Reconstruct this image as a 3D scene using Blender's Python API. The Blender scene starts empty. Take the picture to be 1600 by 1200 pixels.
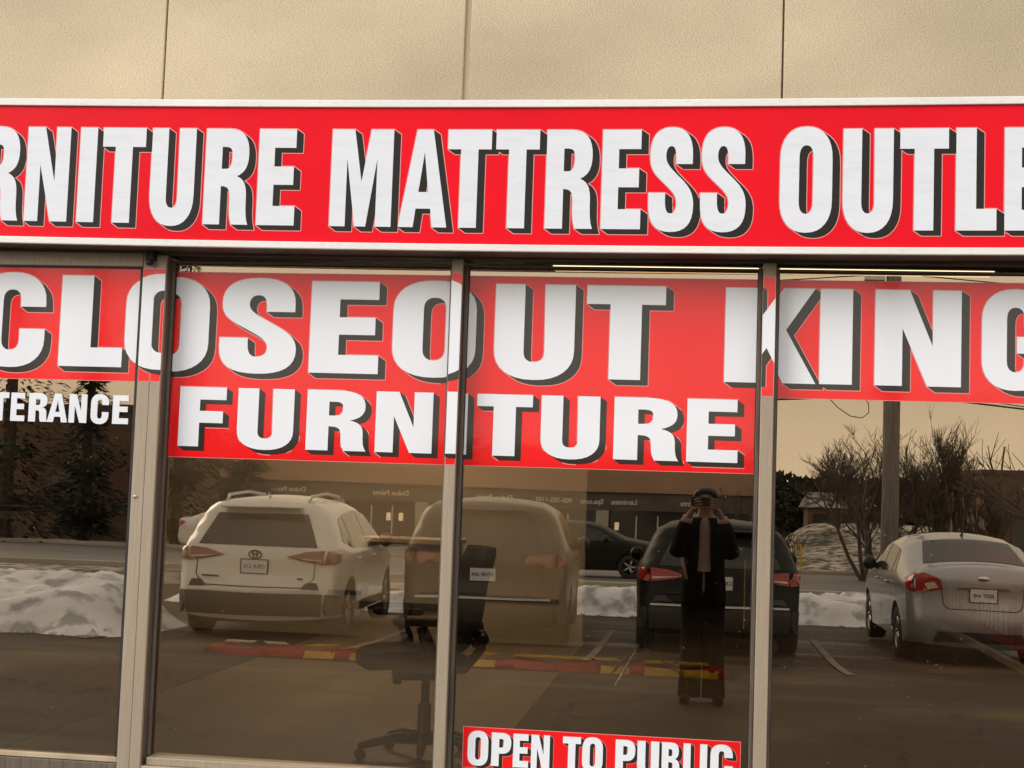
import bpy, bmesh, math, random
from mathutils import Vector, Matrix, noise
from mathutils.geometry import delaunay_2d_cdt
R = math.radians
random.seed(7)
scene = bpy.context.scene
C = scene.collection

# ------------------------------------------------------------------ camera
cam_d = bpy.data.cameras.new("camera"); cam = bpy.data.objects.new("camera", cam_d); C.objects.link(cam)
cam_d.sensor_fit = 'HORIZONTAL'; cam_d.sensor_width = 36.0; cam_d.lens = 50.435
cam_d.clip_start = 0.02; cam_d.clip_end = 3000
cam.rotation_mode = 'QUATERNION'
rot = Matrix.Rotation(R(7.6345), 3, 'Z') @ Matrix.Rotation(R(4.3433), 3, 'X') @ Matrix.Rotation(R(-1.9844), 3, 'Y')
cam.rotation_quaternion = (rot @ Matrix.Rotation(R(90), 3, 'X')).to_quaternion()
cam.location = (0, -5.3, 1.5)
scene.camera = cam
scene.render.resolution_x = 1024; scene.render.resolution_y = 768
scene.view_settings.view_transform = 'Standard'; scene.view_settings.look = 'None'
scene.view_settings.exposure = 0.38; scene.view_settings.gamma = 1.0
scene.view_settings.use_curve_mapping = False
scene.cycles.max_bounces = 10; scene.cycles.transparent_max_bounces = 16; scene.cycles.glossy_bounces = 5

# ------------------------------------------------------------------ world: overcast sky
W = bpy.data.worlds.new("World"); scene.world = W; W.use_nodes = True
nt = W.node_tree; nt.nodes.clear()
out = nt.nodes.new('ShaderNodeOutputWorld'); bg = nt.nodes.new('ShaderNodeBackground'); bg2 = nt.nodes.new('ShaderNodeBackground')
sky = nt.nodes.new('ShaderNodeTexSky'); sky.sky_type = 'NISHITA'; sky.sun_disc = False
SUN_EL, SUN_AZ = 21, 229
sky.sun_elevation = R(SUN_EL); sky.sun_rotation = R(SUN_AZ); bg.inputs[1].default_value = 0.05
nt.links.new(sky.outputs[0], bg.inputs[0])
tc = nt.nodes.new('ShaderNodeTexCoord'); mp = nt.nodes.new('ShaderNodeMapping'); mp.inputs['Scale'].default_value = (1.2, 1.2, 7)
nz = nt.nodes.new('ShaderNodeTexNoise'); nz.inputs['Scale'].default_value = 1.6; nz.inputs['Detail'].default_value = 5
rp = nt.nodes.new('ShaderNodeValToRGB')
rp.color_ramp.elements[0].position = 0.3; rp.color_ramp.elements[0].color = (0.80, 0.79, 0.79, 1)
rp.color_ramp.elements[1].position = 0.7; rp.color_ramp.elements[1].color = (1.0, 0.985, 0.97, 1)
nt.links.new(tc.outputs['Generated'], mp.inputs[0]); nt.links.new(mp.outputs[0], nz.inputs[0]); nt.links.new(nz.outputs[0], rp.inputs[0])
sp = nt.nodes.new('ShaderNodeSeparateXYZ'); nt.links.new(tc.outputs['Generated'], sp.inputs[0])
er = nt.nodes.new('ShaderNodeValToRGB'); er.color_ramp.elements[0].position = 0.06; er.color_ramp.elements[0].color = (1.15, 1.04, 0.875, 1)
er.color_ramp.elements[1].position = 0.45; er.color_ramp.elements[1].color = (0.95, 0.97, 1.02, 1); nt.links.new(sp.outputs[2], er.inputs[0])
ml = nt.nodes.new('ShaderNodeMix'); ml.data_type = 'RGBA'; ml.blend_type = 'MULTIPLY'; ml.inputs[0].default_value = 1
nt.links.new(rp.outputs[0], ml.inputs[6]); nt.links.new(er.outputs[0], ml.inputs[7]); nt.links.new(ml.outputs[2], bg2.inputs[0]); bg2.inputs[1].default_value = 1.12
mx = nt.nodes.new('ShaderNodeMixShader'); mx.inputs[0].default_value = 0.93
nt.links.new(bg.outputs[0], mx.inputs[1]); nt.links.new(bg2.outputs[0], mx.inputs[2]); nt.links.new(mx.outputs[0], out.inputs[0])

sun_d = bpy.data.lights.new("sun", 'SUN'); sun_d.energy = 1.3; sun_d.angle = R(34); sun_d.color = (1, 0.97, 0.93)
sun = bpy.data.objects.new("sun", sun_d); C.objects.link(sun)
az = R(SUN_AZ); d = Vector((math.sin(az) * math.cos(R(SUN_EL)), math.cos(az) * math.cos(R(SUN_EL)), math.sin(R(SUN_EL))))
sun.rotation_euler = d.to_track_quat('Z', 'Y').to_euler(); sun.location = (0, -20, 30)

# ------------------------------------------------------------------ materials
def mat(name, col, rough=0.6, metal=0.0, spec=0.5, noise_s=0, noise_a=0.0, bump=0.0, bump_s=None, coat=0.0, detail=6, speck=None, stretch=None, emit=None):
    m = bpy.data.materials.new(name); m.use_nodes = True; t = m.node_tree; b = t.nodes['Principled BSDF']
    b.inputs['Base Color'].default_value = (*col, 1); b.inputs['Roughness'].default_value = rough
    b.inputs['Metallic'].default_value = metal; b.inputs['Specular IOR Level'].default_value = spec
    b.inputs['Coat Weight'].default_value = coat; b.inputs['Coat Roughness'].default_value = 0.05
    if emit: b.inputs['Emission Color'].default_value = (*emit[0], 1); b.inputs['Emission Strength'].default_value = emit[1]
    vec = None
    if noise_s or bump:
        tcn = t.nodes.new('ShaderNodeTexCoord'); vec = tcn.outputs['Object']
        if stretch:
            mpn = t.nodes.new('ShaderNodeMapping'); mpn.inputs['Scale'].default_value = stretch; t.links.new(vec, mpn.inputs[0]); vec = mpn.outputs[0]
    if noise_s:
        n = t.nodes.new('ShaderNodeTexNoise'); n.inputs['Scale'].default_value = noise_s; n.inputs['Detail'].default_value = detail
        t.links.new(vec, n.inputs[0])
        r = t.nodes.new('ShaderNodeValToRGB'); r.color_ramp.elements[0].position = 0.3; r.color_ramp.elements[1].position = 0.7
        r.color_ramp.elements[0].color = (*[c * (1 - noise_a) for c in col], 1); r.color_ramp.elements[1].color = (*[min(1, c * (1 + noise_a)) for c in col], 1)
        t.links.new(n.outputs[0], r.inputs[0]); last = r.outputs[0]
        if speck:   # (scale, colour multiplier dark, amount)
            n2 = t.nodes.new('ShaderNodeTexNoise'); n2.inputs['Scale'].default_value = speck[0]; n2.inputs['Detail'].default_value = 3
            t.links.new(vec, n2.inputs[0]); r2 = t.nodes.new('ShaderNodeValToRGB')
            r2.color_ramp.elements[0].position = speck[1]; r2.color_ramp.elements[1].position = speck[2]
            r2.color_ramp.elements[0].color = (*[speck[3]] * 3, 1); r2.color_ramp.elements[1].color = (*[speck[4]] * 3, 1)
            t.links.new(n2.outputs[0], r2.inputs[0])
            mm = t.nodes.new('ShaderNodeMix'); mm.data_type = 'RGBA'; mm.blend_type = 'MULTIPLY'; mm.inputs[0].default_value = 1
            t.links.new(last, mm.inputs[6]); t.links.new(r2.outputs[0], mm.inputs[7]); last = mm.outputs[2]
        t.links.new(last, b.inputs['Base Color'])
    if bump:
        nb = t.nodes.new('ShaderNodeTexNoise'); nb.inputs['Scale'].default_value = bump_s or 40; nb.inputs['Detail'].default_value = 4
        t.links.new(vec, nb.inputs[0]); bp = t.nodes.new('ShaderNodeBump'); bp.inputs['Strength'].default_value = bump; bp.inputs['Distance'].default_value = 0.01
        t.links.new(nb.outputs[0], bp.inputs['Height']); t.links.new(bp.outputs[0], b.inputs['Normal'])
    return m

def emis(name, col, s):
    m = bpy.data.materials.new(name); m.use_nodes = True; t = m.node_tree; t.nodes.clear()
    o = t.nodes.new('ShaderNodeOutputMaterial'); e = t.nodes.new('ShaderNodeEmission'); e.inputs[0].default_value = (*col, 1); e.inputs[1].default_value = s
    t.links.new(e.outputs[0], o.inputs[0]); return m

def glass_mat(name, refl, trans, ior=3.0, wav=0.0004):
    m = bpy.data.materials.new(name); m.use_nodes = True; t = m.node_tree; t.nodes.clear()
    o = t.nodes.new('ShaderNodeOutputMaterial'); mixn = t.nodes.new('ShaderNodeMixShader')
    g = t.nodes.new('ShaderNodeBsdfGlossy'); g.inputs['Color'].default_value = (*refl, 1); g.inputs['Roughness'].default_value = 0.0
    tr = t.nodes.new('ShaderNodeBsdfTransparent'); tr.inputs[0].default_value = (*trans, 1)
    fr = t.nodes.new('ShaderNodeFresnel'); fr.inputs[0].default_value = ior
    geo = t.nodes.new('ShaderNodeNewGeometry')   # seen from inside the shop the Fresnel node would report total reflection, so use the outward IOR on both sides
    md = t.nodes.new('ShaderNodeMath'); md.operation = 'MULTIPLY'; mr = t.nodes.new('ShaderNodeMath'); mr.operation = 'SUBTRACT'; mr.inputs[0].default_value = 1
    t.links.new(geo.outputs['Backfacing'], mr.inputs[1]); t.links.new(fr.outputs[0], md.inputs[0]); t.links.new(mr.outputs[0], md.inputs[1])
    t.links.new(md.outputs[0], mixn.inputs[0])
    tcn = t.nodes.new('ShaderNodeTexCoord'); n = t.nodes.new('ShaderNodeTexNoise'); n.inputs['Scale'].default_value = 1.6; n.inputs['Detail'].default_value = 1
    bp = t.nodes.new('ShaderNodeBump'); bp.inputs['Strength'].default_value = 1.0; bp.inputs['Distance'].default_value = wav
    t.links.new(tcn.outputs['Object'], n.inputs[0]); t.links.new(n.outputs[0], bp.inputs['Height']); t.links.new(bp.outputs[0], g.inputs['Normal'])
    t.links.new(tr.outputs[0], mixn.inputs[1]); t.links.new(g.outputs[0], mixn.inputs[2])
    # dust and dried drops on the outside of the pane
    df = t.nodes.new('ShaderNodeBsdfDiffuse'); df.inputs[0].default_value = (.5, .47, .42, 1)
    nd = t.nodes.new('ShaderNodeTexNoise'); nd.inputs['Scale'].default_value = 75; nd.inputs['Detail'].default_value = 2; t.links.new(tcn.outputs['Object'], nd.inputs[0])
    n3 = t.nodes.new('ShaderNodeTexNoise'); n3.inputs['Scale'].default_value = 2.2; n3.inputs['Detail'].default_value = 8; t.links.new(tcn.outputs['Object'], n3.inputs[0])
    a1 = t.nodes.new('ShaderNodeMapRange'); a1.inputs[1].default_value = .735; a1.inputs[2].default_value = .78; a1.inputs[4].default_value = .30; t.links.new(nd.outputs[0], a1.inputs[0])
    a2 = t.nodes.new('ShaderNodeMapRange'); a2.inputs[1].default_value = .45; a2.inputs[2].default_value = .75; a2.inputs[4].default_value = .010; t.links.new(n3.outputs[0], a2.inputs[0])
    ad = t.nodes.new('ShaderNodeMath'); ad.operation = 'ADD'; t.links.new(a1.outputs[0], ad.inputs[0]); t.links.new(a2.outputs[0], ad.inputs[1])
    m3 = t.nodes.new('ShaderNodeMixShader'); t.links.new(ad.outputs[0], m3.inputs[0]); t.links.new(mixn.outputs[0], m3.inputs[1]); t.links.new(df.outputs[0], m3.inputs[2]); t.links.new(m3.outputs[0], o.inputs[0])
    return m

def clear_mat(name, col):
    m = bpy.data.materials.new(name); m.use_nodes = True; t = m.node_tree; t.nodes.clear()
    o = t.nodes.new('ShaderNodeOutputMaterial'); tr = t.nodes.new('ShaderNodeBsdfTransparent'); tr.inputs[0].default_value = (*col, 1)
    t.links.new(tr.outputs[0], o.inputs[0]); return m

M = {}
M['concrete'] = mat('exposed aggregate concrete', (0.66, 0.535, 0.36), 0.9, noise_s=0.9, noise_a=0.24, bump=0.35, bump_s=300, detail=12, speck=(240, 0.38, 0.60, 0.74, 1.14), stretch=(.7, 1, 1.5))
M['sealant'] = mat('tan joint sealant', (0.50, 0.39, 0.25), 0.6, noise_s=9, noise_a=0.14, bump=0.2, bump_s=60, stretch=(1, 1, .2))
M['joint'] = mat('dark panel joint', (0.20, 0.15, 0.09), 0.9, noise_s=30, noise_a=0.3)
M['bronze'] = mat('bronze anodised aluminium', (0.40, 0.315, 0.225), 0.45, 0.1, noise_s=5, noise_a=0.10, stretch=(30, 30, 1), bump=0.06, bump_s=30)
M['bead'] = mat('dark bronze glazing bead', (0.145, 0.11, 0.08), 0.5, 0.1, noise_s=14, noise_a=0.3, stretch=(6, 6, .4), bump=0.2, bump_s=50)
M['gasket'] = mat('black rubber gasket', (0.02, 0.017, 0.014), 0.6, noise_s=20, noise_a=0.3)
M['dkbronze'] = mat('dark bronze header', (0.10, 0.078, 0.055), 0.5, 0.3, noise_s=6, noise_a=0.25, stretch=(1, 8, 8))
M['signwhite'] = mat('cream painted sign frame', (0.87, 0.85, 0.79), 0.35, noise_s=2.5, noise_a=0.06, stretch=(1, 1, 6), speck=(30, .25, .5, .86, 1.0))
M['red'] = mat('red sign vinyl', (0.86, 0.005, 0.017), 0.30, noise_s=1.3, noise_a=0.09, bump=0.05, bump_s=6, spec=0.12)
M['redfilm'] = mat('red window film', (0.98, 0.014, 0.016), 0.06, noise_s=2.5, noise_a=0.07, bump=0.05, bump_s=7, spec=0.55)
M['white'] = mat('white vinyl letter', (0.81, 0.83, 0.87), 0.30, noise_s=3, noise_a=0.02, bump=0.05, bump_s=6, speck=(9, .25, .5, .94, 1.0), spec=0.25, stretch=(1, 1, 6))
M['whitefilm'] = mat('white window film letter', (0.90, 0.92, 0.96), 0.07, noise_s=3, noise_a=0.015, bump=0.02, bump_s=3, spec=0.6)
M['black'] = mat('charcoal vinyl shadow', (0.030, 0.026, 0.023), 0.35, noise_s=3, noise_a=0.1, spec=0.12)
M['blackfilm'] = mat('charcoal window film', (0.036, 0.030, 0.024), 0.06, noise_s=3, noise_a=0.1, spec=0.5)
M['pink'] = mat('pink outline vinyl', (0.86, 0.30, 0.27), 0.4, noise_s=3, noise_a=0.03)
M['glass'] = glass_mat('bronze reflective glass', (1.0, 0.82, 0.585), (0.62, 0.50, 0.36), 4.15)
M['glassback'] = clear_mat('pane inner face', (0.95, 0.95, 0.95))
M['steel'] = mat('dull steel screw', (0.6, 0.58, 0.55), 0.35, 0.8, noise_s=40, noise_a=0.1)
M['blackplastic'] = mat('black plastic', (0.012, 0.011, 0.011), 0.45, noise_s=20, noise_a=0.2)
M['mesh'] = mat('black mesh fabric', (0.016, 0.015, 0.015), 0.8, noise_s=200, noise_a=0.4, bump=0.3, bump_s=300)
M['asphalt'] = None
M['snow'] = None

def asphalt():
    m = bpy.data.materials.new('worn damp asphalt'); m.use_nodes = True; t = m.node_tree; b = t.nodes['Principled BSDF']
    tcn = t.nodes.new('ShaderNodeTexCoord'); v = tcn.outputs['Object']
    mpn = t.nodes.new('ShaderNodeMapping'); mpn.inputs['Scale'].default_value = (.12, 1.3, 1); t.links.new(v, mpn.inputs[0])
    n1 = t.nodes.new('ShaderNodeTexNoise'); n1.inputs['Scale'].default_value = 0.9; n1.inputs['Detail'].default_value = 7; t.links.new(mpn.outputs[0], n1.inputs[0])
    n2 = t.nodes.new('ShaderNodeTexNoise'); n2.inputs['Scale'].default_value = 45; n2.inputs['Detail'].default_value = 4; t.links.new(v, n2.inputs[0])
    r1 = t.nodes.new('ShaderNodeValToRGB'); r1.color_ramp.elements[0].position = .33; r1.color_ramp.elements[1].position = .62
    r1.color_ramp.elements[0].color = (.020, .0145, .0085, 1); r1.color_ramp.elements[1].color = (.080, .059, .036, 1)
    r2 = t.nodes.new('ShaderNodeValToRGB'); r2.color_ramp.elements[0].color = (.72, .72, .72, 1); r2.color_ramp.elements[1].color = (1.2, 1.2, 1.2, 1)
    r2.color_ramp.elements[0].position = .35; r2.color_ramp.elements[1].position = .65
    t.links.new(n1.outputs[0], r1.inputs[0]); t.links.new(n2.outputs[0], r2.inputs[0])
    mm = t.nodes.new('ShaderNodeMix'); mm.data_type = 'RGBA'; mm.blend_type = 'MULTIPLY'; mm.inputs[0].default_value = 1
    t.links.new(r1.outputs[0], mm.inputs[6]); t.links.new(r2.outputs[0], mm.inputs[7]); t.links.new(mm.outputs[2], b.inputs['Base Color'])
    vo = t.nodes.new('ShaderNodeTexVoronoi'); vo.feature = 'DISTANCE_TO_EDGE'; vo.inputs['Scale'].default_value = .33
    nw = t.nodes.new('ShaderNodeTexNoise'); nw.inputs['Scale'].default_value = 2.0; nw.inputs['Detail'].default_value = 6; t.links.new(v, nw.inputs[0])
    va = t.nodes.new('ShaderNodeVectorMath'); va.operation = 'MULTIPLY_ADD'; va.inputs[1].default_value = (.9, .9, 0); t.links.new(nw.outputs['Color'], va.inputs[0]); t.links.new(v, va.inputs[2]); t.links.new(va.outputs[0], vo.inputs['Vector'])
    cr = t.nodes.new('ShaderNodeMapRange'); cr.inputs[1].default_value = .002; cr.inputs[2].default_value = .008; cr.inputs[3].default_value = .35; cr.inputs[4].default_value = 1; t.links.new(vo.outputs['Distance'], cr.inputs[0])
    b.inputs['Specular IOR Level'].default_value = .15
    # salt stains
    ns = t.nodes.new('ShaderNodeTexNoise'); ns.inputs['Scale'].default_value = .45; ns.inputs['Detail'].default_value = 9; t.links.new(v, ns.inputs[0])
    sr = t.nodes.new('ShaderNodeMapRange'); sr.inputs[1].default_value = .50; sr.inputs[2].default_value = .68; sr.inputs[3].default_value = .85; sr.inputs[4].default_value = 1.9; t.links.new(ns.outputs[0], sr.inputs[0])
    m1 = t.nodes.new('ShaderNodeMath'); m1.operation = 'MULTIPLY'; t.links.new(cr.outputs[0], m1.inputs[0]); t.links.new(sr.outputs[0], m1.inputs[1])
    m2 = t.nodes.new('ShaderNodeMix'); m2.data_type = 'RGBA'; m2.blend_type = 'MULTIPLY'; m2.inputs[0].default_value = 1; t.links.new(mm.outputs[2], m2.inputs[6]); t.links.new(m1.outputs[0], m2.inputs[7]); t.links.new(m2.outputs[2], b.inputs['Base Color'])
    r3 = t.nodes.new('ShaderNodeMapRange'); r3.inputs[1].default_value = .3; r3.inputs[2].default_value = .6; r3.inputs[3].default_value = .45; r3.inputs[4].default_value = .85
    t.links.new(n1.outputs[0], r3.inputs[0]); t.links.new(r3.outputs[0], b.inputs['Roughness'])
    bp = t.nodes.new('ShaderNodeBump'); bp.inputs['Strength'].default_value = .4; bp.inputs['Distance'].default_value = .01
    t.links.new(n2.outputs[0], bp.inputs['Height']); t.links.new(bp.outputs[0], b.inputs['Normal'])
    return m
M['asphalt'] = asphalt()
M['road'] = mat('road asphalt', (0.15, 0.145, 0.14), 0.6, noise_s=1.2, noise_a=0.35, stretch=(.05, 1, 1))
M['snow'] = mat('crusty snow', (0.76, 0.78, 0.82), 0.75, noise_s=1.1, noise_a=0.10, bump=1.0, bump_s=11, speck=(3.2, .36, .48, .50, 1.0))
M['oldsnow'] = mat('patchy snow and dead grass', (0.28, 0.25, 0.21), 0.9, noise_s=0.45, noise_a=0.85, detail=12, speck=(2.6, .42, .56, .22, 1.25))
M['paint'] = mat('worn line paint', (0.17, 0.145, 0.11), 0.7, noise_s=5, noise_a=0.35)
M['tyre'] = mat('tyre rubber', (0.022, 0.021, 0.02), 0.8, noise_s=30, noise_a=0.3)
M['rim'] = mat('alloy rim', (0.45, 0.45, 0.46), 0.3, 0.8, noise_s=20, noise_a=0.1)
M['carglass'] = mat('dark car glass', (0.03, 0.032, 0.034), 0.08, noise_s=3, noise_a=0.3, spec=0.5)
M['carwhite'] = mat('white car paint', (0.66, 0.65, 0.63), 0.25, coat=0.8, noise_s=3, noise_a=0.05)
M['carsilver'] = mat('silver car paint', (0.38, 0.40, 0.43), 0.32, 0.5, coat=0.8, noise_s=3, noise_a=0.05)
M['carbeige'] = mat('dark grey car paint', (0.034, 0.030, 0.025), 0.45, 0.1, spec=.4, coat=0.3, noise_s=3, noise_a=0.05)
M['carblack'] = mat('black car paint', (0.006, 0.006, 0.006), 0.5, spec=.25, coat=0.06, noise_s=3, noise_a=0.2)
M['taillight'] = mat('red tail light lens', (0.33, 0.012, 0.010), 0.15, coat=0.7, noise_s=30, noise_a=0.25)
M['dulllight'] = mat('dull red tail light lens', (0.20, 0.06, 0.045), 0.2, coat=0.6, noise_s=30, noise_a=0.25)
M['clearlens'] = mat('pale lens', (0.62, 0.50, 0.48), 0.15, coat=1.0, noise_s=30, noise_a=0.2)
M['trimblack'] = mat('grey black bumper plastic', (0.045, 0.044, 0.043), 0.6, noise_s=20, noise_a=0.2)
M['chrome'] = mat('chrome', (0.75, 0.75, 0.76), 0.12, 1.0, noise_s=20, noise_a=0.05)
M['plate'] = mat('white licence plate', (0.70, 0.72, 0.75), 0.4, noise_s=20, noise_a=0.05)
M['plateink'] = mat('blue plate ink', (0.05, 0.08, 0.25), 0.5, noise_s=20, noise_a=0.1)
M['bark'] = mat('grey brown bark', (0.085, 0.066, 0.052), 0.9, noise_s=4, noise_a=0.4)
M['evergreen'] = mat('dark evergreen foliage', (0.022, 0.030, 0.017), 0.8, noise_s=1.5, noise_a=0.5)
M['wood_pole'] = mat('weathered utility pole', (0.22, 0.20, 0.18), 0.85, noise_s=5, noise_a=0.3, stretch=(6, 6, .5))
M['wire'] = mat('black cable', (0.02, 0.02, 0.02), 0.6, noise_s=5, noise_a=0.1)
M['brick'] = mat('brown brick', (0.15, 0.095, 0.06), 0.9, noise_s=3, noise_a=0.2)
M['fascia'] = mat('orange brown fascia', (0.36, 0.23, 0.15), 0.8, noise_s=.4, noise_a=0.12)
M['signband'] = mat('dark sign band', (0.10, 0.085, 0.07), 0.7, noise_s=1, noise_a=0.2)
M['darkwin'] = mat('dark shop window', (0.05, 0.048, 0.045), 0.1, noise_s=.5, noise_a=0.5, spec=.8)
M['palewall'] = mat('pale stucco', (0.42, 0.38, 0.32), 0.9, noise_s=.8, noise_a=0.12)
M['letterpale'] = mat('pale sign letters', (0.75, 0.70, 0.60), 0.6, noise_s=5, noise_a=0.05)
M['skin'] = mat('skin', (0.20, 0.12, 0.085), 0.6, noise_s=20, noise_a=0.08)
M['hair'] = mat('black hair', (0.012, 0.010, 0.010), 0.5, noise_s=60, noise_a=0.4, stretch=(1, 1, .1))
M['coat'] = mat('black wool coat', (0.006, 0.006, 0.006), 1.0, spec=.1, noise_s=60, noise_a=0.3, bump=.2, bump_s=120)
M['blouse'] = mat('pale pink blouse', (0.27, 0.19, 0.19), 0.8, noise_s=8, noise_a=0.12)
M['trousers'] = mat('black trousers', (0.006, 0.006, 0.006), 1.0, spec=.1, noise_s=30, noise_a=0.3)
M['bag'] = mat('tan bag strap', (0.30, 0.22, 0.15), 0.6, noise_s=20, noise_a=0.1)
M['shopfloor'] = mat('brown shop floor', (0.23, 0.18, 0.125), 0.6, noise_s=3, noise_a=0.2, stretch=(1, .15, 1))
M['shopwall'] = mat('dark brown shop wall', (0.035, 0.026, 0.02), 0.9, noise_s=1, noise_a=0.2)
M['dim_floor'] = mat('dimmed shop floor', (0.12, 0.092, 0.066), 0.95, noise_s=30, noise_a=0.2)  # darker floor tone, painted in for weaker lamp light
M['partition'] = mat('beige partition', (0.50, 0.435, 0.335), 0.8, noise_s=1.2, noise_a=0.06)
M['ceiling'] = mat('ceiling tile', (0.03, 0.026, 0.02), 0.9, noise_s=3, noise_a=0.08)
M['counterwood'] = mat('pale oak', (0.62, 0.50, 0.36), 0.5, noise_s=4, noise_a=0.12, stretch=(.3, 5, 5))
M['gapdark'] = mat('dark gap strip', (0.02, 0.015, 0.012), 0.7, noise_s=4, noise_a=0.2)  # colour of the strips that imitate a black furniture gap
M['yellow'] = mat('yellow print', (0.66, 0.45, 0.03), 0.5, noise_s=4, noise_a=0.06)
M['printred'] = mat('red print', (0.44, 0.03, 0.02), 0.5, noise_s=4, noise_a=0.08)
M['gold'] = mat('gold frame', (0.85, 0.55, 0.18), 0.45, 0.6, noise_s=30, noise_a=0.25)
M['mirror'] = mat('mirror', (0.35, 0.33, 0.3), 0.03, 1.0, noise_s=2, noise_a=0.04)
M['card'] = mat('cardboard', (0.55, 0.44, 0.31), 0.85, noise_s=6, noise_a=0.1)
M['lamp'] = emis('lit ceiling lamp', (1.0, 0.87, 0.70), 46.0)
M['dimlamp'] = emis('dim ceiling lamp', (1.0, 0.78, 0.45), 1.6)
M['midlamp'] = emis('lit lamp deep in the shop', (1.0, 0.85, 0.65), 15.0)
M['shoplamp'] = emis('lit shop lamp', (1.0, 0.85, 0.6), 0.9)

# ------------------------------------------------------------------ helpers
class MB:
    def __init__(s): s.v = []; s.f = []; s.m = []
    def add(s, vs, fs, mi=0):
        o = len(s.v); s.v += [tuple(v) for v in vs]; s.f += [tuple(i + o for i in f) for f in fs]; s.m += [mi] * len(fs); return s
    def box(s, x0, x1, y0, y1, z0, z1, mi=0):
        vs = [(x, y, z) for x in (x0, x1) for y in (y0, y1) for z in (z0, z1)]
        return s.add(vs, [(0, 1, 3, 2), (4, 6, 7, 5), (0, 4, 5, 1), (2, 3, 7, 6), (0, 2, 6, 4), (1, 5, 7, 3)], mi)
    def tube(s, pts, rad, n=8, mi=0, cap=True):
        pts = [Vector(p) for p in pts]; rad = rad if isinstance(rad, (list, tuple)) else [rad] * len(pts); vs = []; fs = []
        up = None
        for i, p in enumerate(pts):
            t = (pts[min(i + 1, len(pts) - 1)] - pts[max(i - 1, 0)]).normalized()
            a = Vector((0, 0, 1)) if abs(t.z) < .9 else Vector((1, 0, 0))
            if up is None: up = t.cross(a).normalized()
            up = (up - t * up.dot(t)).normalized(); w = t.cross(up)
            for k in range(n):
                an = 2 * math.pi * k / n; vs.append(p + (up * math.cos(an) + w * math.sin(an)) * rad[i])
        for i in range(len(pts) - 1):
            for k in range(n): fs.append((i * n + k, i * n + (k + 1) % n, (i + 1) * n + (k + 1) % n, (i + 1) * n + k))
        if cap: fs.append(tuple(range(n))[::-1]); fs.append(tuple((len(pts) - 1) * n + k for k in range(n)))
        return s.add(vs, fs, mi)
    def lathe(s, prof, c, ax='z', n=24, mi=0):
        vs = []; fs = []
        for r, h in prof:
            for k in range(n):
                a = 2 * math.pi * k / n; p = (r * math.cos(a), r * math.sin(a), h)
                if ax == 'x': p = (p[2], p[0], p[1])
                if ax == 'y': p = (p[0], p[2], p[1])
                vs.append((c[0] + p[0], c[1] + p[1], c[2] + p[2]))
        for i in range(len(prof) - 1):
            for k in range(n): fs.append((i * n + k, i * n + (k + 1) % n, (i + 1) * n + (k + 1) % n, (i + 1) * n + k))
        return s.add(vs, fs, mi)
    def build(s, name, mats, parent=None, smooth=False, bevel=0, merge=False, normals=True, solid=0):
        me = bpy.data.meshes.new(name); me.from_pydata(s.v, [], s.f)
        mats = mats if isinstance(mats, (list, tuple)) else [mats]
        for m_ in mats: me.materials.append(m_)
        for p, mi in zip(me.polygons, s.m): p.material_index = mi
        bm = bmesh.new(); bm.from_mesh(me)
        if merge: bmesh.ops.remove_doubles(bm, verts=bm.verts, dist=1e-4)
        if normals: bmesh.ops.recalc_face_normals(bm, faces=bm.faces)
        bm.to_mesh(me); bm.free()
        if smooth:
            for p in me.polygons: p.use_smooth = True
        o = bpy.data.objects.new(name, me); C.objects.link(o)
        if parent: o.parent = parent
        if solid: md = o.modifiers.new('s', 'SOLIDIFY'); md.thickness = solid
        if bevel: md = o.modifiers.new('b', 'BEVEL'); md.width = bevel; md.segments = 2; md.limit_method = 'ANGLE'
        return o
def empty(name, loc=(0, 0, 0), rz=0):
    o = bpy.data.objects.new(name, None); C.objects.link(o); o.location = loc; o.rotation_euler = (0, 0, rz); o.empty_display_size = .1; return o
def tag(o, label=None, cat=None, group=None, kind=None):
    if label: o['label'] = label
    if cat: o['category'] = cat
    if group: o['group'] = group
    if kind: o['kind'] = kind
    return o

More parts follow.
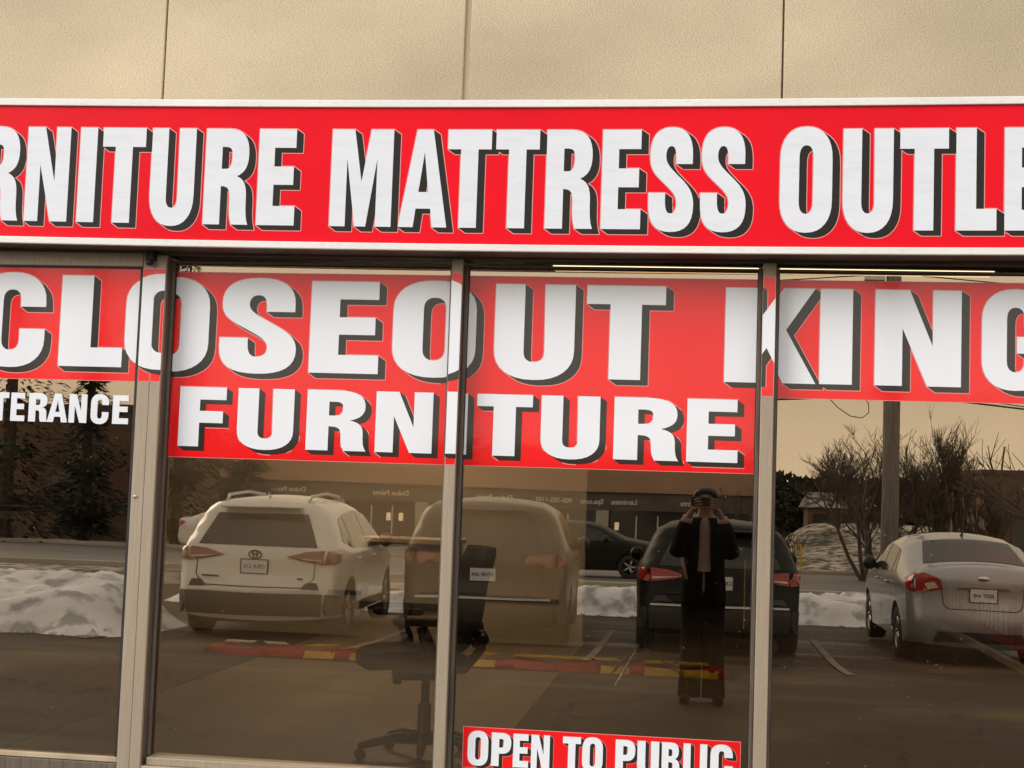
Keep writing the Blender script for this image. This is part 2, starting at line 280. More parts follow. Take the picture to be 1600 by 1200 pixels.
# ------------------------------------------------------------------ lettering
def arc(cx, cy, rx, ry, a0, a1, n=10, e=2.0):
    pts = []
    for i in range(n + 1):
        a = R(a0 + (a1 - a0) * i / n); c, s_ = math.cos(a), math.sin(a)
        pts.append((cx + rx * math.copysign(abs(c) ** (2 / e), c), cy + ry * math.copysign(abs(s_) ** (2 / e), s_)))
    return pts
def bez(p0, p1, p2, p3, n=10):
    return [tuple(((1 - t) ** 3 * p0[k] + 3 * (1 - t) ** 2 * t * p1[k] + 3 * (1 - t) * t * t * p2[k] + t ** 3 * p3[k]) for k in (0, 1)) for t in [i / n for i in range(n + 1)]]
def glyph(ch, s=.36):
    b = .18
    if ch == 'I': return [[(0, 0), (0, 1), (1, 1), (1, 0)]]
    if ch == 'L': return [[(0, 0), (0, 1), (.50, 1), (.50, .21), (1, .21), (1, 0)]]
    if ch == 'T': return [[(.30, 0), (.30, .80), (0, .80), (0, 1), (1, 1), (1, .80), (.70, .80), (.70, 0)]]
    if ch == 'E': return [[(0, 0), (0, 1), (.98, 1), (.98, .805), (.42, .805), (.42, .61), (.94, .61), (.94, .42), (.42, .42), (.42, .20), (1, .20), (1, 0)]]
    if ch == 'F': return [[(0, 0), (0, 1), (1, 1), (1, .79), (.44, .79), (.44, .60), (.94, .60), (.94, .40), (.44, .40), (.44, 0)]]
    if ch == 'N': return [[(0, 0), (0, 1), (.40, 1), (.67, .42), (.67, 1), (1, 1), (1, 0), (.61, 0), (.32, .60), (.32, 0)]]
    if ch == 'M': return [[(0, 0), (0, 1), (.365, 1), (.50, .46), (.635, 1), (1, 1), (1, 0), (.745, 0), (.745, .70), (.59, 0), (.41, 0), (.255, .70), (.255, 0)]]
    if ch == 'A': return [[(0, 0), (.34, 1), (.67, 1), (1, 0), (.70, 0), (.655, .19), (.355, .19), (.31, 0)], [(.40, .36), (.60, .36), (.505, .77)]]
    if ch == 'K': return [[(0, 0), (0, 1), (.36, 1), (.36, .63), (.64, 1), (.985, 1), (.67, .56), (1, 0), (.64, 0), (.45, .345), (.36, .22), (.36, 0)]]
    if ch == 'U':
        o = [(0, 1)] + arc(.5, .30, .5, .325, 180, 360, 16, 2.3) + [(1, 1), (.62, 1)] + arc(.5, .27, .13, .105, 0, -180, 8, 2.3)[0:] + [(.37, 1)]
        return [o]
    if ch == 'O':
        return [arc(.5, .70, .5, .325, 0, 180, 16, 2.3) + arc(.5, .30, .5, .325, 180, 360, 16, 2.3), arc(.5, .72, .135, .12, 0, 180, 10, 2.3) + arc(.5, .28, .135, .12, 180, 360, 10, 2.3)]
    if ch in 'CG':
        top = arc(.5, .70, .5, .325, 0, 180, 16, 2.3); bot = arc(.5, .30, .5, .325, 180, 360, 16, 2.3)
        inn_b = arc(.5, .28, .13, .115, 0, -180, 8, 2.3); inn_t = arc(.5, .72, .13, .115, 180, 0, 8, 2.3)
        if ch == 'C': return [[(1, .645)] + top + bot + [(1, .40), (.63, .40)] + inn_b + inn_t + [(.63, .645)]]
        return [[(1, .645)] + top + arc(.5, .30, .5, .325, 180, 300, 12, 2.3) + [(.80, .08), (.84, 0), (1, 0), (1, .53), (.52, .53), (.52, .36), (.63, .36)] + inn_b + inn_t + [(.63, .645)]]
    if ch == 'R':
        o = [(0, 0), (0, 1), (.52, 1)] + bez((.52, 1), (.85, 1.0), (.97, .90), (.97, .74), 8)[1:] + bez((.97, .74), (.97, .60), (.88, .54), (.72, .505), 8)[1:]
        o += bez((.72, .505), (.90, .47), (.94, .40), (.94, .28), 8)[1:] + bez((.94, .28), (.94, .15), (.945, .07), (1.0, 0), 6)[1:]
        o += [(.63, 0)] + bez((.60, .06), (.575, .12), (.575, .18), (.575, .26), 5) + bez((.575, .26), (.575, .37), (.53, .40), (.37, .40), 6)[1:] + [(.37, 0)]
        return [o, [(.37, .58), (.37, .81), (.46, .81)] + bez((.46, .81), (.60, .81), (.60, .76), (.60, .70), 6)[1:] + bez((.60, .70), (.60, .62), (.56, .58), (.46, .58), 6)[1:]]
    if ch == 'P':
        o = [(0, 0), (0, 1), (.52, 1)] + bez((.52, 1), (.90, 1.0), (1, .88), (1, .70), 8)[1:] + bez((1, .70), (1, .48), (.86, .38), (.52, .38), 8)[1:] + [(.39, .38), (.39, 0)]
        return [o, [(.39, .56), (.39, .82), (.48, .82)] + bez((.48, .82), (.62, .82), (.62, .77), (.62, .69), 6)[1:] + bez((.62, .69), (.62, .59), (.58, .56), (.48, .56), 6)[1:]]
    if ch == 'B':
        o = [(0, 0), (0, 1), (.52, 1)] + bez((.52, 1), (.85, 1.0), (.95, .90), (.95, .76), 8)[1:] + bez((.95, .76), (.95, .62), (.88, .56), (.74, .525), 8)[1:]
        o += bez((.74, .525), (.93, .49), (1, .40), (1, .27), 8)[1:] + bez((1, .27), (1, .08), (.88, 0), (.54, 0), 8)[1:]
        return [o, [(.38, .60), (.38, .81), (.47, .81)] + bez((.47, .81), (.59, .81), (.59, .76), (.59, .71), 5)[1:] + bez((.59, .71), (.59, .62), (.55, .60), (.47, .60), 5)[1:],
                [(.38, .19), (.38, .42), (.47, .42)] + bez((.47, .42), (.62, .42), (.62, .36), (.62, .31), 5)[1:] + bez((.62, .31), (.62, .21), (.58, .19), (.47, .19), 5)[1:]]
    if ch == 'S':
        o = [(.97, .655), (.60, .655)] + bez((.60, .655), (.61, .78), (.58, .835), (.49, .835), 8)[1:] + bez((.49, .835), (.41, .835), (.375, .79), (.375, .735), 6)[1:]
        o += bez((.375, .735), (.375, .66), (.47, .62), (.66, .535), 8)[1:] + bez((.66, .535), (.88, .44), (1, .38), (1, .24), 8)[1:] + bez((1, .24), (1, .06), (.84, -.025), (.50, -.025), 8)[1:]
        o += bez((.50, -.025), (.15, -.025), (0, .06), (0, .26), 8)[1:] + [(0, .365), (.37, .365), (.37, .30)] + bez((.37, .30), (.37, .20), (.41, .16), (.49, .16), 6)[1:]
        o += bez((.49, .16), (.58, .16), (.625, .20), (.625, .265), 6)[1:] + bez((.625, .265), (.625, .34), (.53, .38), (.36, .455), 8)[1:] + bez((.36, .455), (.13, .55), (.02, .60), (.02, .745), 8)[1:]
        o += bez((.02, .745), (.02, .93), (.18, 1.025), (.50, 1.025), 8)[1:] + bez((.50, 1.025), (.82, 1.025), (.97, .93), (.97, .75), 8)[1:]
        return [o]
def clean(c):
    o = []
    for p in c:
        if not o or abs(p[0] - o[-1][0]) + abs(p[1] - o[-1][1]) > 1e-5: o.append(p)
    if abs(o[0][0] - o[-1][0]) + abs(o[0][1] - o[-1][1]) < 1e-5: o.pop()
    return o
def inside(cs, x, y):
    r = False
    for c in cs:
        n = len(c); j = n - 1
        for i in range(n):
            xi, yi = c[i]; xj, yj = c[j]
            if (yi > y) != (yj > y) and x < (xj - xi) * (y - yi) / (yj - yi) + xi: r = not r
            j = i
    return r
def seg_hit(cs, p, q):
    for c in cs:
        n = len(c)
        for i in range(n):
            a, b = c[i], c[(i + 1) % n]
            d1 = (q[0] - p[0]) * (a[1] - p[1]) - (q[1] - p[1]) * (a[0] - p[0]); d2 = (q[0] - p[0]) * (b[1] - p[1]) - (q[1] - p[1]) * (b[0] - p[0])
            d3 = (b[0] - a[0]) * (p[1] - a[1]) - (b[1] - a[1]) * (p[0] - a[0]); d4 = (b[0] - a[0]) * (q[1] - a[1]) - (b[1] - a[1]) * (q[0] - a[0])
            if d1 * d2 < 0 and d3 * d4 < 0: return True
    return False
def cdt_fill(verts, edges, test, xcuts=()):
    if xcuts:
        zs = [v[1] for v in verts]; z0, z1 = min(zs) - .01, max(zs) + .01; xs = [v[0] for v in verts]
        for x in xcuts:
            if min(xs) < x < max(xs): verts = verts + [(x, z0), (x, z1)]; edges = edges + [(len(verts) - 2, len(verts) - 1)]
    r = delaunay_2d_cdt([Vector(v) for v in verts], edges, [], 0, 1e-6)
    vo = [tuple(v) for v in r[0]]; tris = []
    for f in r[2]:
        cx = sum(vo[i][0] for i in f) / len(f); cy = sum(vo[i][1] for i in f) / len(f)
        if test(cx, cy): tris.append(f)
    return vo, tris
def put_flat(mb, vo, tris, surf, layer, zmap, cuts, mi=0):
    """surf(x)-> y of the surface the film lies on; layer: metres proud of it"""
    groups = {}
    for f in tris:
        cx = sum(vo[i][0] for i in f) / len(f); y = surf(cx)
        if y is None: continue
        groups.setdefault(round(y, 4), []).append(f)
    for y, fs in groups.items():
        idx = {}; vs = []; ff = []
        for f in fs:
            g = []
            for i in f:
                if i not in idx: idx[i] = len(vs); vs.append((vo[i][0], y - layer, zmap(vo[i][0], vo[i][1])))
                g.append(idx[i])
            ff.append(tuple(g))
        mb.add(vs, ff, mi)
def face_out(o):   # make every flat face look towards -y
    me = o.data
    for p in me.polygons:
        if p.normal.y > 0: p.flip()
    me.update()
def letters(parent, rows, zb, zt, surf, cuts, shift, mats, lift=0.0, lw=.0034, zmap=None, lname='letter'):
    zmap = zmap or (lambda x, z: z)
    for ch, x0, x1 in rows:
        cs = [clean([(x0 + (x1 - x0) * p[0], zb(x0) + (zt(x0) - zb(x0)) * p[1]) for p in c]) for c in glyph(ch)]
        verts = []; edges = []
        for c in cs:
            o = len(verts); verts += c; edges += [(o + i, o + (i + 1) % len(c)) for i in range(len(c))]
        vo, tr = cdt_fill(verts, edges, lambda x, y: inside(cs, x, y), cuts)
        mb = MB(); put_flat(mb, vo, tr, surf, .0022 + lift, zmap, cuts)
        L = mb.build(lname, mats[0], parent, normals=False); face_out(L)
        if not shift: continue
        n0 = len(verts); dx, dz = shift
        v2 = verts + [(x + dx, y + dz) for x, y in verts]; e2 = edges + [(a + n0, b + n0) for a, b in edges] + [(i, i + n0) for i in range(n0)]
        tst = lambda x, y: inside(cs, x, y) or inside(cs, x - dx, y - dz) or seg_hit(cs, (x, y), (x - dx, y - dz))
        vo, tr = cdt_fill(v2, e2, tst, cuts)
        ms = MB(); put_flat(ms, vo, tr, surf, .0014 + lift, zmap, cuts, 0)
        cnt = {}
        for f in tr:
            for a, b in zip(f, f[1:] + f[:1]): cnt.setdefault((min(a, b), max(a, b)), []).append((a, b, f))
        k = 0
        for e, l in cnt.items():
            if len(l) != 1: continue
            a, b, f = l[0]; A, B = Vector(vo[a]), Vector(vo[b]); c = sum((Vector(vo[i]) for i in f), Vector((0, 0))) / len(f)
            t = (B - A); ln = t.length
            if ln < 1e-6: continue
            t /= ln; n = Vector((t.y, -t.x))
            if n.dot(A - c) < 0: n = -n
            A2, B2 = A - t * lw * .5, B + t * lw * .5; k += 1
            q = [A2, B2, B2 + n * lw, A2 + n * lw]; xm = (A.x + B.x) / 2; y = surf(xm)
            if y is None or not (surf(A2.x) == surf(B2.x) == y): continue
            if any(abs(xm - xc) < 1e-4 for xc in cuts): continue
            ms.add([(p.x, y - .0009 - lift - (k % 9) * 3e-5, zmap(p.x, p.y)) for p in q], [(0, 1, 2, 3)], 1)
        Sh = ms.build('letter_shadow', [mats[1], mats[2]], L, normals=False); face_out(Sh)

def lerp_f(a, b):   # linear function through two points
    return lambda x: a[1] + (b[1] - a[1]) * (x - a[0]) / (b[0] - a[0])

# ------------------------------------------------------------------ ground
PROF = [(60, -.02), (-5.9, -.02), (-11, -.30), (-18, -.40), (-26, -.52), (-40, -.80), (-80, -1.72), (-120, -2.2), (-900, -3.0)]
def gz(y):
    for (a, za), (b, zb_) in zip(PROF, PROF[1:]):
        if a >= y >= b: return za + (zb_ - za) * (a - y) / (a - b)
    return PROF[-1][1]
ys = [60, 20, 0, -3, -5.9, -7, -8.5, -11, -14, -18, -22, -26, -33, -40, -60, -80, -120, -900]
mb = MB(); xs = [-900, -100, -30, 0, 30, 100, 900]
mb.add([(x, y, gz(y)) for y in ys for x in xs], [(j * 7 + i, j * 7 + i + 1, (j + 1) * 7 + i + 1, (j + 1) * 7 + i) for j in range(len(ys) - 1) for i in range(6)])
tag(mb.build('ground', M['asphalt'], smooth=False), kind='structure')
def strip(name, x0, x1, ya, yb, m_, dz, kind='structure', n=6, wob=0):
    mb = MB(); yy = sorted(set([ya, yb] + [y for y in ys if min(ya, yb) < y < max(ya, yb)]), reverse=True)
    mb.add([(x, y, gz(y) + dz) for y in yy for x in (x0, x1)], [(2 * j, 2 * j + 1, 2 * j + 3, 2 * j + 2) for j in range(len(yy) - 1)])
    o = mb.build(name, m_); return tag(o, kind=kind)
strip('road', -300, 300, -27, -44, M['road'], .006)
strip('verge', -300, 300, -44.5, -72, M['oldsnow'], .01)
strip('grass', -300, 300, -20.5, -26.6, M['oldsnow'], .008)
# kerbs of the road
for y in (-26.8, -44.3):
    mb = MB(); mb.box(-150, 150, y - .08, y + .08, gz(y) - .1, gz(y) + .13); tag(mb.build('kerb', M['palewall'], bevel=.02), kind='structure')
# parking lines
def line(x0, y0, x1, y1, w=.09, m_=None, dz=.012):
    n = 6; mb = MB(); d_ = Vector((x1 - x0, y1 - y0)).normalized(); nx, ny = -d_.y * w / 2, d_.x * w / 2; vs = []
    for i in range(n + 1):
        x, y = x0 + (x1 - x0) * i / n, y0 + (y1 - y0) * i / n; vs += [(x + nx, y + ny, gz(y) + dz), (x - nx, y - ny, gz(y) + dz)]
    mb.add(vs, [(2 * i, 2 * i + 1, 2 * i + 3, 2 * i + 2) for i in range(n)])
    return tag(mb.build('parking_line', m_ or M['paint']), kind='structure')
for x in (-6.6, -3.75, -1.15, 1.55, 4.3, 7.0): line(x, -9.6, x, -14.6)
line(-60, -29.6, 60, -29.6, .12, M['paint'], .014); line(-60, -35.4, 60, -35.4, .14, M['paint'], .014)

# ------------------------------------------------------------------ storefront building
B = tag(empty('storefront_building', (0, 0, 0)), 'tan concrete commercial building with bronze framed shop windows under the red sign', 'building')
G = .075     # glass plane
HZ0, HZ1 = 2.365, 2.43
M1 = (-2.124, -2.081); ST = (-2.176, -2.1255); M2 = (-.955, -.913); M3 = (.207, .2545); M4 = (1.375, 1.42); M0 = (-3.20, -3.155)
# upper concrete panels, standing 4 cm behind the mullion faces
px = [-6.6, -5.0, -3.335, -2.134, -.9285, .2615, 1.46, 2.66, 3.86, 5.0]
for i in range(len(px) - 1):
    g0 = .0115 if abs(px[i] + .9285) < .01 else .0035; g1 = .0115 if abs(px[i + 1] + .9285) < .01 else .0035
    mb = MB(); mb.box(px[i] + g0, px[i + 1] - g1, .0, .22, 2.432, 4.6)
    mb.build('wall_panel', M['concrete'], B, bevel=.004)
    if i:
        wide = g0 > .01; mb = MB()
        mb.box(px[i] - g0, px[i] + g0, .010 if wide else .014, .20, 2.44, 4.59); mb.build('panel_joint', M['sealant'] if wide else M['joint'], B)
mb = MB(); mb.box(-6.65, 5.05, -.03, .27, 4.605, 4.68); mb.build('parapet_cap', M['dkbronze'], B, bevel=.005)
mb = MB(); mb.box(-6.6, 5, .23, 13.2, 3.3, 3.5); mb.build('roof', M['palewall'], B)
# side piers beyond the windows and the base wall under the sills
for a, b in ((-6.6, -4.45), (2.66, 5.0)):
    mb = MB(); mb.box(a, b, .0, .22, -.05, 2.428); mb.build('pier', M['concrete'], B, bevel=.004)
mb = MB(); mb.box(M1[1] + .002, 2.656, .03, .2, -.05, .405); mb.build('base_wall', M['concrete'], B, bevel=.004)
# rest of the box
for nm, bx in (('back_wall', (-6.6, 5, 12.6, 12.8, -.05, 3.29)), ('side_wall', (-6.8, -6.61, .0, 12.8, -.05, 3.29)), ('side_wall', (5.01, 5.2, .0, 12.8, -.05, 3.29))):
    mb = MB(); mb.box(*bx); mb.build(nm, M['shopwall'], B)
mb = MB(); mb.box(-6.6, 5.0, .25, 12.55, -.05, .15); mb.build('shop_floor', M['shopfloor'], B)
mb = MB(); mb.box(-1.03, 2.70, .26, 12.5, .151, .158); mb.box(-6.55, -3.4, .26, 12.5, .151, .158); mb.build('dim_floor', M['dim_floor'], B)  # added darker floor sheets imitate less light left and right of the chair
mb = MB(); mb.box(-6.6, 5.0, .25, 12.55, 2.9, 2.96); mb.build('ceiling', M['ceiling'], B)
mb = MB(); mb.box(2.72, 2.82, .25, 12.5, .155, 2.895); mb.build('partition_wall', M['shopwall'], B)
mb = MB(); mb.box(2.66, 2.717, .3, 12.45, .152, .215); mb.build('baseboard', M['letterpale'], B)
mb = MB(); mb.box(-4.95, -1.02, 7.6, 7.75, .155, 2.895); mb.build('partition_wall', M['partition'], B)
mb = MB(); mb.box(-3.36, -1.24, 7.585, 7.599, .525, .565); mb.build('wall_gap', M['gapdark'], B)  # shaded gap in the furniture painted as a thin dark strip
mb = MB(); mb.box(-4.4, 2.65, -2.2, -.02, -.018, .10); tag(mb.build('pavement', M['asphalt'], bevel=.015), kind='structure')

# header: stepped, under the sign
mb = MB(); mb.box(-4.4, 2.64, -.012, .10, 2.398, 2.429); mb.box(-4.4, 2.64, .006, .10, HZ0 + .012, 2.396)
mb.build('header', M['dkbronze'], B, bevel=.002)
def mullion(x0, x1, z0=-.01, z1=2.376):
    mb = MB(); mb.box(x0, x1, 0, .018, z0, z1); o = mb.build('mullion', M['bronze'], B, bevel=.003); mb = MB(); mb.box(x0 + .0008, x1 - .0008, .0185, .14, z0, z1); mb.build('mullion_body', M['bead'], o); return o  # mullion sides use a darker bronze than the front cap
for m_ in (M2, M3, M4, (2.60, 2.656)): mullion(*m_)
mullion(M1[0] + .0002, M1[1])
mb = MB(); mb.box(M1[1] - .0005, M1[1] + .0035, .055, .14, .41, 2.37); mb.build('mullion_lip', M['bead'], B)
mullion(-3.20, -3.155)
mullion(-4.448, -4.40)
def window(x0, x1, z0=.452, z1=2.362, glassy=G):
    w = empty('window'); w.parent = B
    f = MB(); t = .014
    for a, b, c, d_ in ((x0, x0 + t, z0, z1), (x1 - t, x1, z0, z1), (x0 + t, x1 - t, z1 - .008, z1)): f.box(a, b, glassy - .02, glassy + .04, c, d_)
    fr = f.build('frame', M['bead'], w, bevel=.002)
    mb = MB(); mb.box(x0 + t, x1 - t, .022, glassy + .04, z0 - .03, z0); mb.build('sill', M['signwhite' if 0 else 'bronze'], w, bevel=.004)
    mb = MB(); mb.box(x0 - .0, x1 + .0, .004, glassy, z0 - .045, z0 - .031); mb.build('sill_bead', M['sealant'], w, bevel=.003)
    g = MB(); e = .003
    for a, b, c, d_ in ((x0 + t, x0 + t + e, z0, z1 - .008), (x1 - t - e, x1 - t, z0, z1 - .008), (x0 + t + e, x1 - t - e, z1 - .008 - e, z1 - .008)): g.box(a, b, glassy - .005, glassy + .02, c, d_)
    g.build('gasket', M['gasket'], w)
    p = MB(); a, b, c, d_ = x0 + t + .0005, x1 - t - .0005, z0 - .0005, z1 - .0085
    p.add([(a, glassy, c), (b, glassy, c), (b, glassy, d_), (a, glassy, d_)], [(0, 1, 2, 3)], 0)
    p.add([(a, glassy + .006, c), (b, glassy + .006, c), (b, glassy + .006, d_), (a, glassy + .006, d_), (a, glassy, c), (b, glassy, c), (b, glassy, d_), (a, glassy, d_)],
          [(3, 2, 1, 0), (0, 1, 5, 4), (2, 3, 7, 6), (1, 2, 6, 5), (3, 0, 4, 7)], 1)
    p.build('glass_pane', [M['glass'], M['glassback']], w, normals=False)
    return w
window(M1[1], M2[0]); window(M2[1], M3[0]); window(M3[1], M4[0]); window(M4[1], 2.60); window(-4.40, -3.20)
for x in (-.855, -.66, .262, .365):
    mb = MB(); mb.lathe([(0.0001, -.006), (.004, -.005), (.0055, 0)], (x, -.012, 2.405), 'y', 10); mb.build('screw', M['steel'], B, smooth=True)
# entrance door
door = empty('door'); door.parent = B
DG = .020
mb = MB(); mb.box(ST[0], ST[1], .004, .07, .14, 2.384); mb.box(-3.152, -3.105, .004, .07, .14, 2.384); mb.build('door_stile', M['bronze'], door, bevel=.003)
mb = MB(); mb.box(-3.104, ST[0] - .001, .004, .07, 2.33, 2.384); mb.build('top_rail', M['bronze'], door, bevel=.003)
mb = MB(); mb.box(-3.104, ST[0] - .001, .004, .07, .14, .425); mb.build('bottom_rail', M['bead'], door, bevel=.003)
mb = MB(); mb.box(-3.104, ST[0] - .001, .008, .06, .427, .447); mb.build('glass_bead', M['sealant'], door, bevel=.003)
mb = MB(); mb.box(-3.104, ST[0] - .001, .012, .07, 2.3225, 2.3295); mb.box(ST[0] - .014, ST[0] - .0005, .014, .06, .448, 2.322); mb.build('gasket', M['gasket'], door)
p = MB(); a, b, c, d_ = -3.104, ST[0] - .0145, .448, 2.322
p.add([(a, DG, c), (b, DG, c), (b, DG, d_), (a, DG, d_)], [(0, 1, 2, 3)], 0)
p.add([(a, DG + .006, c), (b, DG + .006, c), (b, DG + .006, d_), (a, DG + .006, d_), (a, DG, c), (b, DG, c), (b, DG, d_), (a, DG, d_)], [(3, 2, 1, 0), (0, 1, 5, 4), (2, 3, 7, 6), (1, 2, 6, 5), (3, 0, 4, 7)], 1)
p.build('glass_pane', [M['glass'], M['glassback']], door, normals=False)
for x in (-2.49, -2.452):
    mb = MB(); mb.lathe([(0.0001, -.004), (.004, -.0035), (.0055, 0)], (x, .004, 2.357), 'y', 12); mb.build('screw', M['steel'], door, smooth=True)
mb = MB(); mb.lathe([(.0001, -.007), (.006, -.006), (.008, -.001), (.008, .001)], (-2.1585, .004, 1.437), 'y', 16); mb.build('lock_cylinder', M['steel'], door, smooth=True)
mb = MB(); mb.box(-2.158, -2.124, -.03, .003, 2.352, 2.396); mb.lathe([(.0001, -.02), (.011, -.02), (.013, -.014), (.013, .01), (.0001, .01)], (-2.143, -.016, 2.352), 'z', 14)
mb.build('top_pivot', M['blackplastic'], door, bevel=.003)
mb = MB(); mb.box(-3.0, -2.63, .10, .14, 1.325, 1.36); mb.box(-3.0, -2.63, .105, .135, 1.375, 1.385)
mb.build('push_bar', M['blackplastic'], door, bevel=.004)

# ------------------------------------------------------------------ shop sign (long light box, bowed by 2 cm)
SG = tag(empty('shop_sign', (0, 0, 0)), 'long red furniture and mattress shop sign with white lettering in a cream frame', 'sign')
def bow(x, z): return 0.0105 * ((min(max(x, -4.6), 2.4) + .75) / 1.9) ** 2
SX0, SX1 = -3.62, 1.93
xsN = [SX0 + (SX1 - SX0) * i / 40 for i in range(41)]
def long_bar(z0, z1, y0, y1, m_, name, parent, bev=.003):
    mb = MB(); vs = []
    for x in xsN:
        b_ = bow(x, 0); vs += [(x, y0, z0 + b_), (x, y0, z1 + b_), (x, y1, z1 + b_), (x, y1, z0 + b_)]
    n = len(xsN); fs = [(4 * i + k, 4 * i + 4 + k, 4 * i + 4 + (k + 1) % 4, 4 * i + (k + 1) % 4) for i in range(n - 1) for k in range(4)] + [(0, 1, 2, 3), (4 * n - 1, 4 * n - 2, 4 * n - 3, 4 * n - 4)]
    mb.add(vs, fs); return mb.build(name, m_, parent, bevel=bev)
long_bar(2.914, 2.942, -.168, -.150, M['signwhite'], 'frame_rail', SG)
long_bar(2.378, 2.404, -.168, -.150, M['signwhite'], 'frame_rail', SG)
for x in (SX0 - .03, SX1):
    mb = MB(); mb.box(x, x + .03, -.168, -.004, 2.38 + bow(x, 0), 2.944 + bow(x, 0)); mb.build('frame_end', M['signwhite'], SG, bevel=.003)
long_bar(2.405, 2.913, -.156, -.1495, M['red'], 'face_panel', SG, 0)
long_bar(2.383, 2.9405, -.149, -.002, M['dkbronze'], 'cabinet', SG, .002)
for x in (-3.0, -1.72, .55, 1.6):
    mb = MB(); mb.box(x, x + .03, -.06, -.0, 2.9435 + bow(x, 0), 2.949 + bow(x, 0)); mb.build('bracket', M['steel'], SG)
srow = [('F', -3.375, -3.225), ('U', -3.195, -3.02), ('R', -2.985, -2.8105)][:0] + [('F', -3.19, -3.03), ('U', -2.995, -2.825), ('R', -2.7995, -2.6253), ('N', -2.5996, -2.4275), ('I', -2.3876, -2.3196), ('T', -2.2967, -2.1255), ('U', -2.1001, -1.927), ('R', -1.8864, -1.7118),
        ('E', -1.6788, -1.5327), ('M', -1.3971, -1.1633), ('A', -1.1364, -.9538), ('T', -.9575, -.7948), ('T', -.7781, -.6168), ('R', -.5901, -.4164), ('E', -.3852, -.2425), ('S', -.2148, -.0538),
        ('S', -.0297, .1331), ('O', .253, .4359), ('U', .4734, .6477), ('T', .6701, .8375), ('L', .8633, 1.0018), ('E', 1.0286, 1.1667), ('T', 1.19, 1.36)]
letters(SG, srow, lambda x: 2.4655, lambda x: 2.8315, lambda x: -.156, (), (.0265, -.0185), (M['white'], M['black'], M['pink']), zmap=lambda x, z: z + bow(x, z))

# ------------------------------------------------------------------ window banners (vinyl film laid over panes and mullions)
CUTS = [ST[0] - .0145, ST[0] + .001, M1[0], M1[1] - .001, M1[1] + .0135, M2[0] - .0135, M2[0] + .001, M2[1] - .001, M2[1] + .0135, M3[0] - .0135, M3[0] + .001, M3[1] - .001, M3[1] + .0135, M4[0] - .0135, M4[0] + .001]
def surf(x):
    if x < ST[0] - .0145: return DG
    if ST[0] + .001 < x < ST[1]: return .004
    if M1[0] - .006 < x < M1[1] - .001: return .0
    for a, b in ((M1[1] + .0135, M2[0] - .0135), (M2[1] + .0135, M3[0] - .0135), (M3[1] + .0135, M4[0] - .0135)):
        if a < x < b: return G
    for m_ in (M2, M3, M4):
        if m_[0] + .001 < x < m_[1] - .001: return 0.0
    return None
CUTS.append(ST[1]); CUTS.append(M1[0] - .0035); CUTS = sorted(CUTS)
def surf2(x):
    if ST[1] - 1e-6 <= x <= M1[0] + .0005: return None
    return surf(x)
def film(parent, x0, x1, zb, zt, name='film_piece', up=None):
    c = [x for x in CUTS if x0 < x < x1]; pts = [x0] + c + [x1]
    for a, b in zip(pts, pts[1:]):
        y = surf2((a + b) / 2)
        if y is None or b - a < .004: continue
        mb = MB(); e = .0022
        mb.add([(a, y - .0004, zb(a)), (b, y - .0004, zb(b)), (b, y - .0004, zt(b)), (a, y - .0004, zt(a))], [(0, 1, 2, 3)], 1)
        t_ = -e if up is None else up; l_ = .0008 if up is None else .0011; mb.add([(a + e, y - l_, zb(a) + e), (b - e, y - l_, zb(b) + e), (b - e, y - l_, zt(b) + t_), (a + e, y - l_, zt(a) + t_)], [(0, 1, 2, 3)], 0)
        o = mb.build(name, [M['redfilm'], M['pink']], parent, normals=False); face_out(o)
FM = (M['whitefilm'], M['blackfilm'], M['pink'])
CB = tag(empty('window_banner'), 'wide red film banner with the biggest white letters across all the panes below the sign', 'banner', 'red film banners on the shop windows')
film(CB, -2.98, 1.30, lerp_f((-2.2, 1.8805), (1.149, 1.884)), lerp_f((-2.8, 2.3222), (1.124, 2.326)))
crow = [('C', -2.8556, -2.5724), ('L', -2.510, -2.2502), ('O', -2.242, -1.9226), ('S', -1.8778, -1.5691), ('E', -1.5155, -1.242), ('O', -1.1888, -.8652), ('U', -.7936, -.4882), ('T', -.4446, -.1483), ('K', .0742, .4075), ('I', .4208, .5387), ('N', .6195, .9272), ('G', .9997, 1.2371)]
letters(CB, crow, lerp_f((-2.5, 1.9355), (.47, 1.9395)), lerp_f((-2.4, 2.2935), (.62, 2.2935)), surf2, CUTS, (.029, -.0205), FM)
FB = tag(empty('window_banner'), 'shorter red film banner with one white word across the two middle panes', 'banner', 'red film banners on the shop windows')
film(FB, -2.0665, .1915, lerp_f((-2.074, 1.594), (.191, 1.600)), lerp_f((-2.2, 1.8795), (1.149, 1.883)), up=.006)
frow = [('F', -2.026, -1.8372), ('U', -1.7902, -1.5653), ('R', -1.514, -1.2763), ('N', -1.2419, -1.0203), ('I', -.9679, -.8865), ('T', -.8508, -.6379), ('U', -.6049, -.3828), ('R', -.3298, -.0869), ('E', -.0583, .1298)]
letters(FB, frow, lerp_f((-2, 1.6385), (0, 1.639)), lerp_f((-2, 1.870), (0, 1.873)), surf2, CUTS, (.0245, -.0175), FM)
OB = tag(empty('window_banner'), 'small red film banner with white opening words low on the pane below the photographer', 'banner', 'red film banners on the shop windows')
film(OB, -.859, .166, lambda x: .475, lambda x: .6265)
orow = [('O', -.8392, -.7621), ('P', -.7499, -.6763), ('E', -.6683, -.611), ('N', -.6013, -.5322), ('T', -.4834, -.417), ('O', -.411, -.3355), ('P', -.2888, -.2164), ('U', -.2087, -.1292), ('B', -.1196, -.0545), ('L', -.0405, .0111), ('I', .0197, .0452), ('C', .0568, .1375)]
letters(OB, orow, lambda x: .487, lambda x: .609, surf2, CUTS, (.013, -.009), FM, lw=.0015)
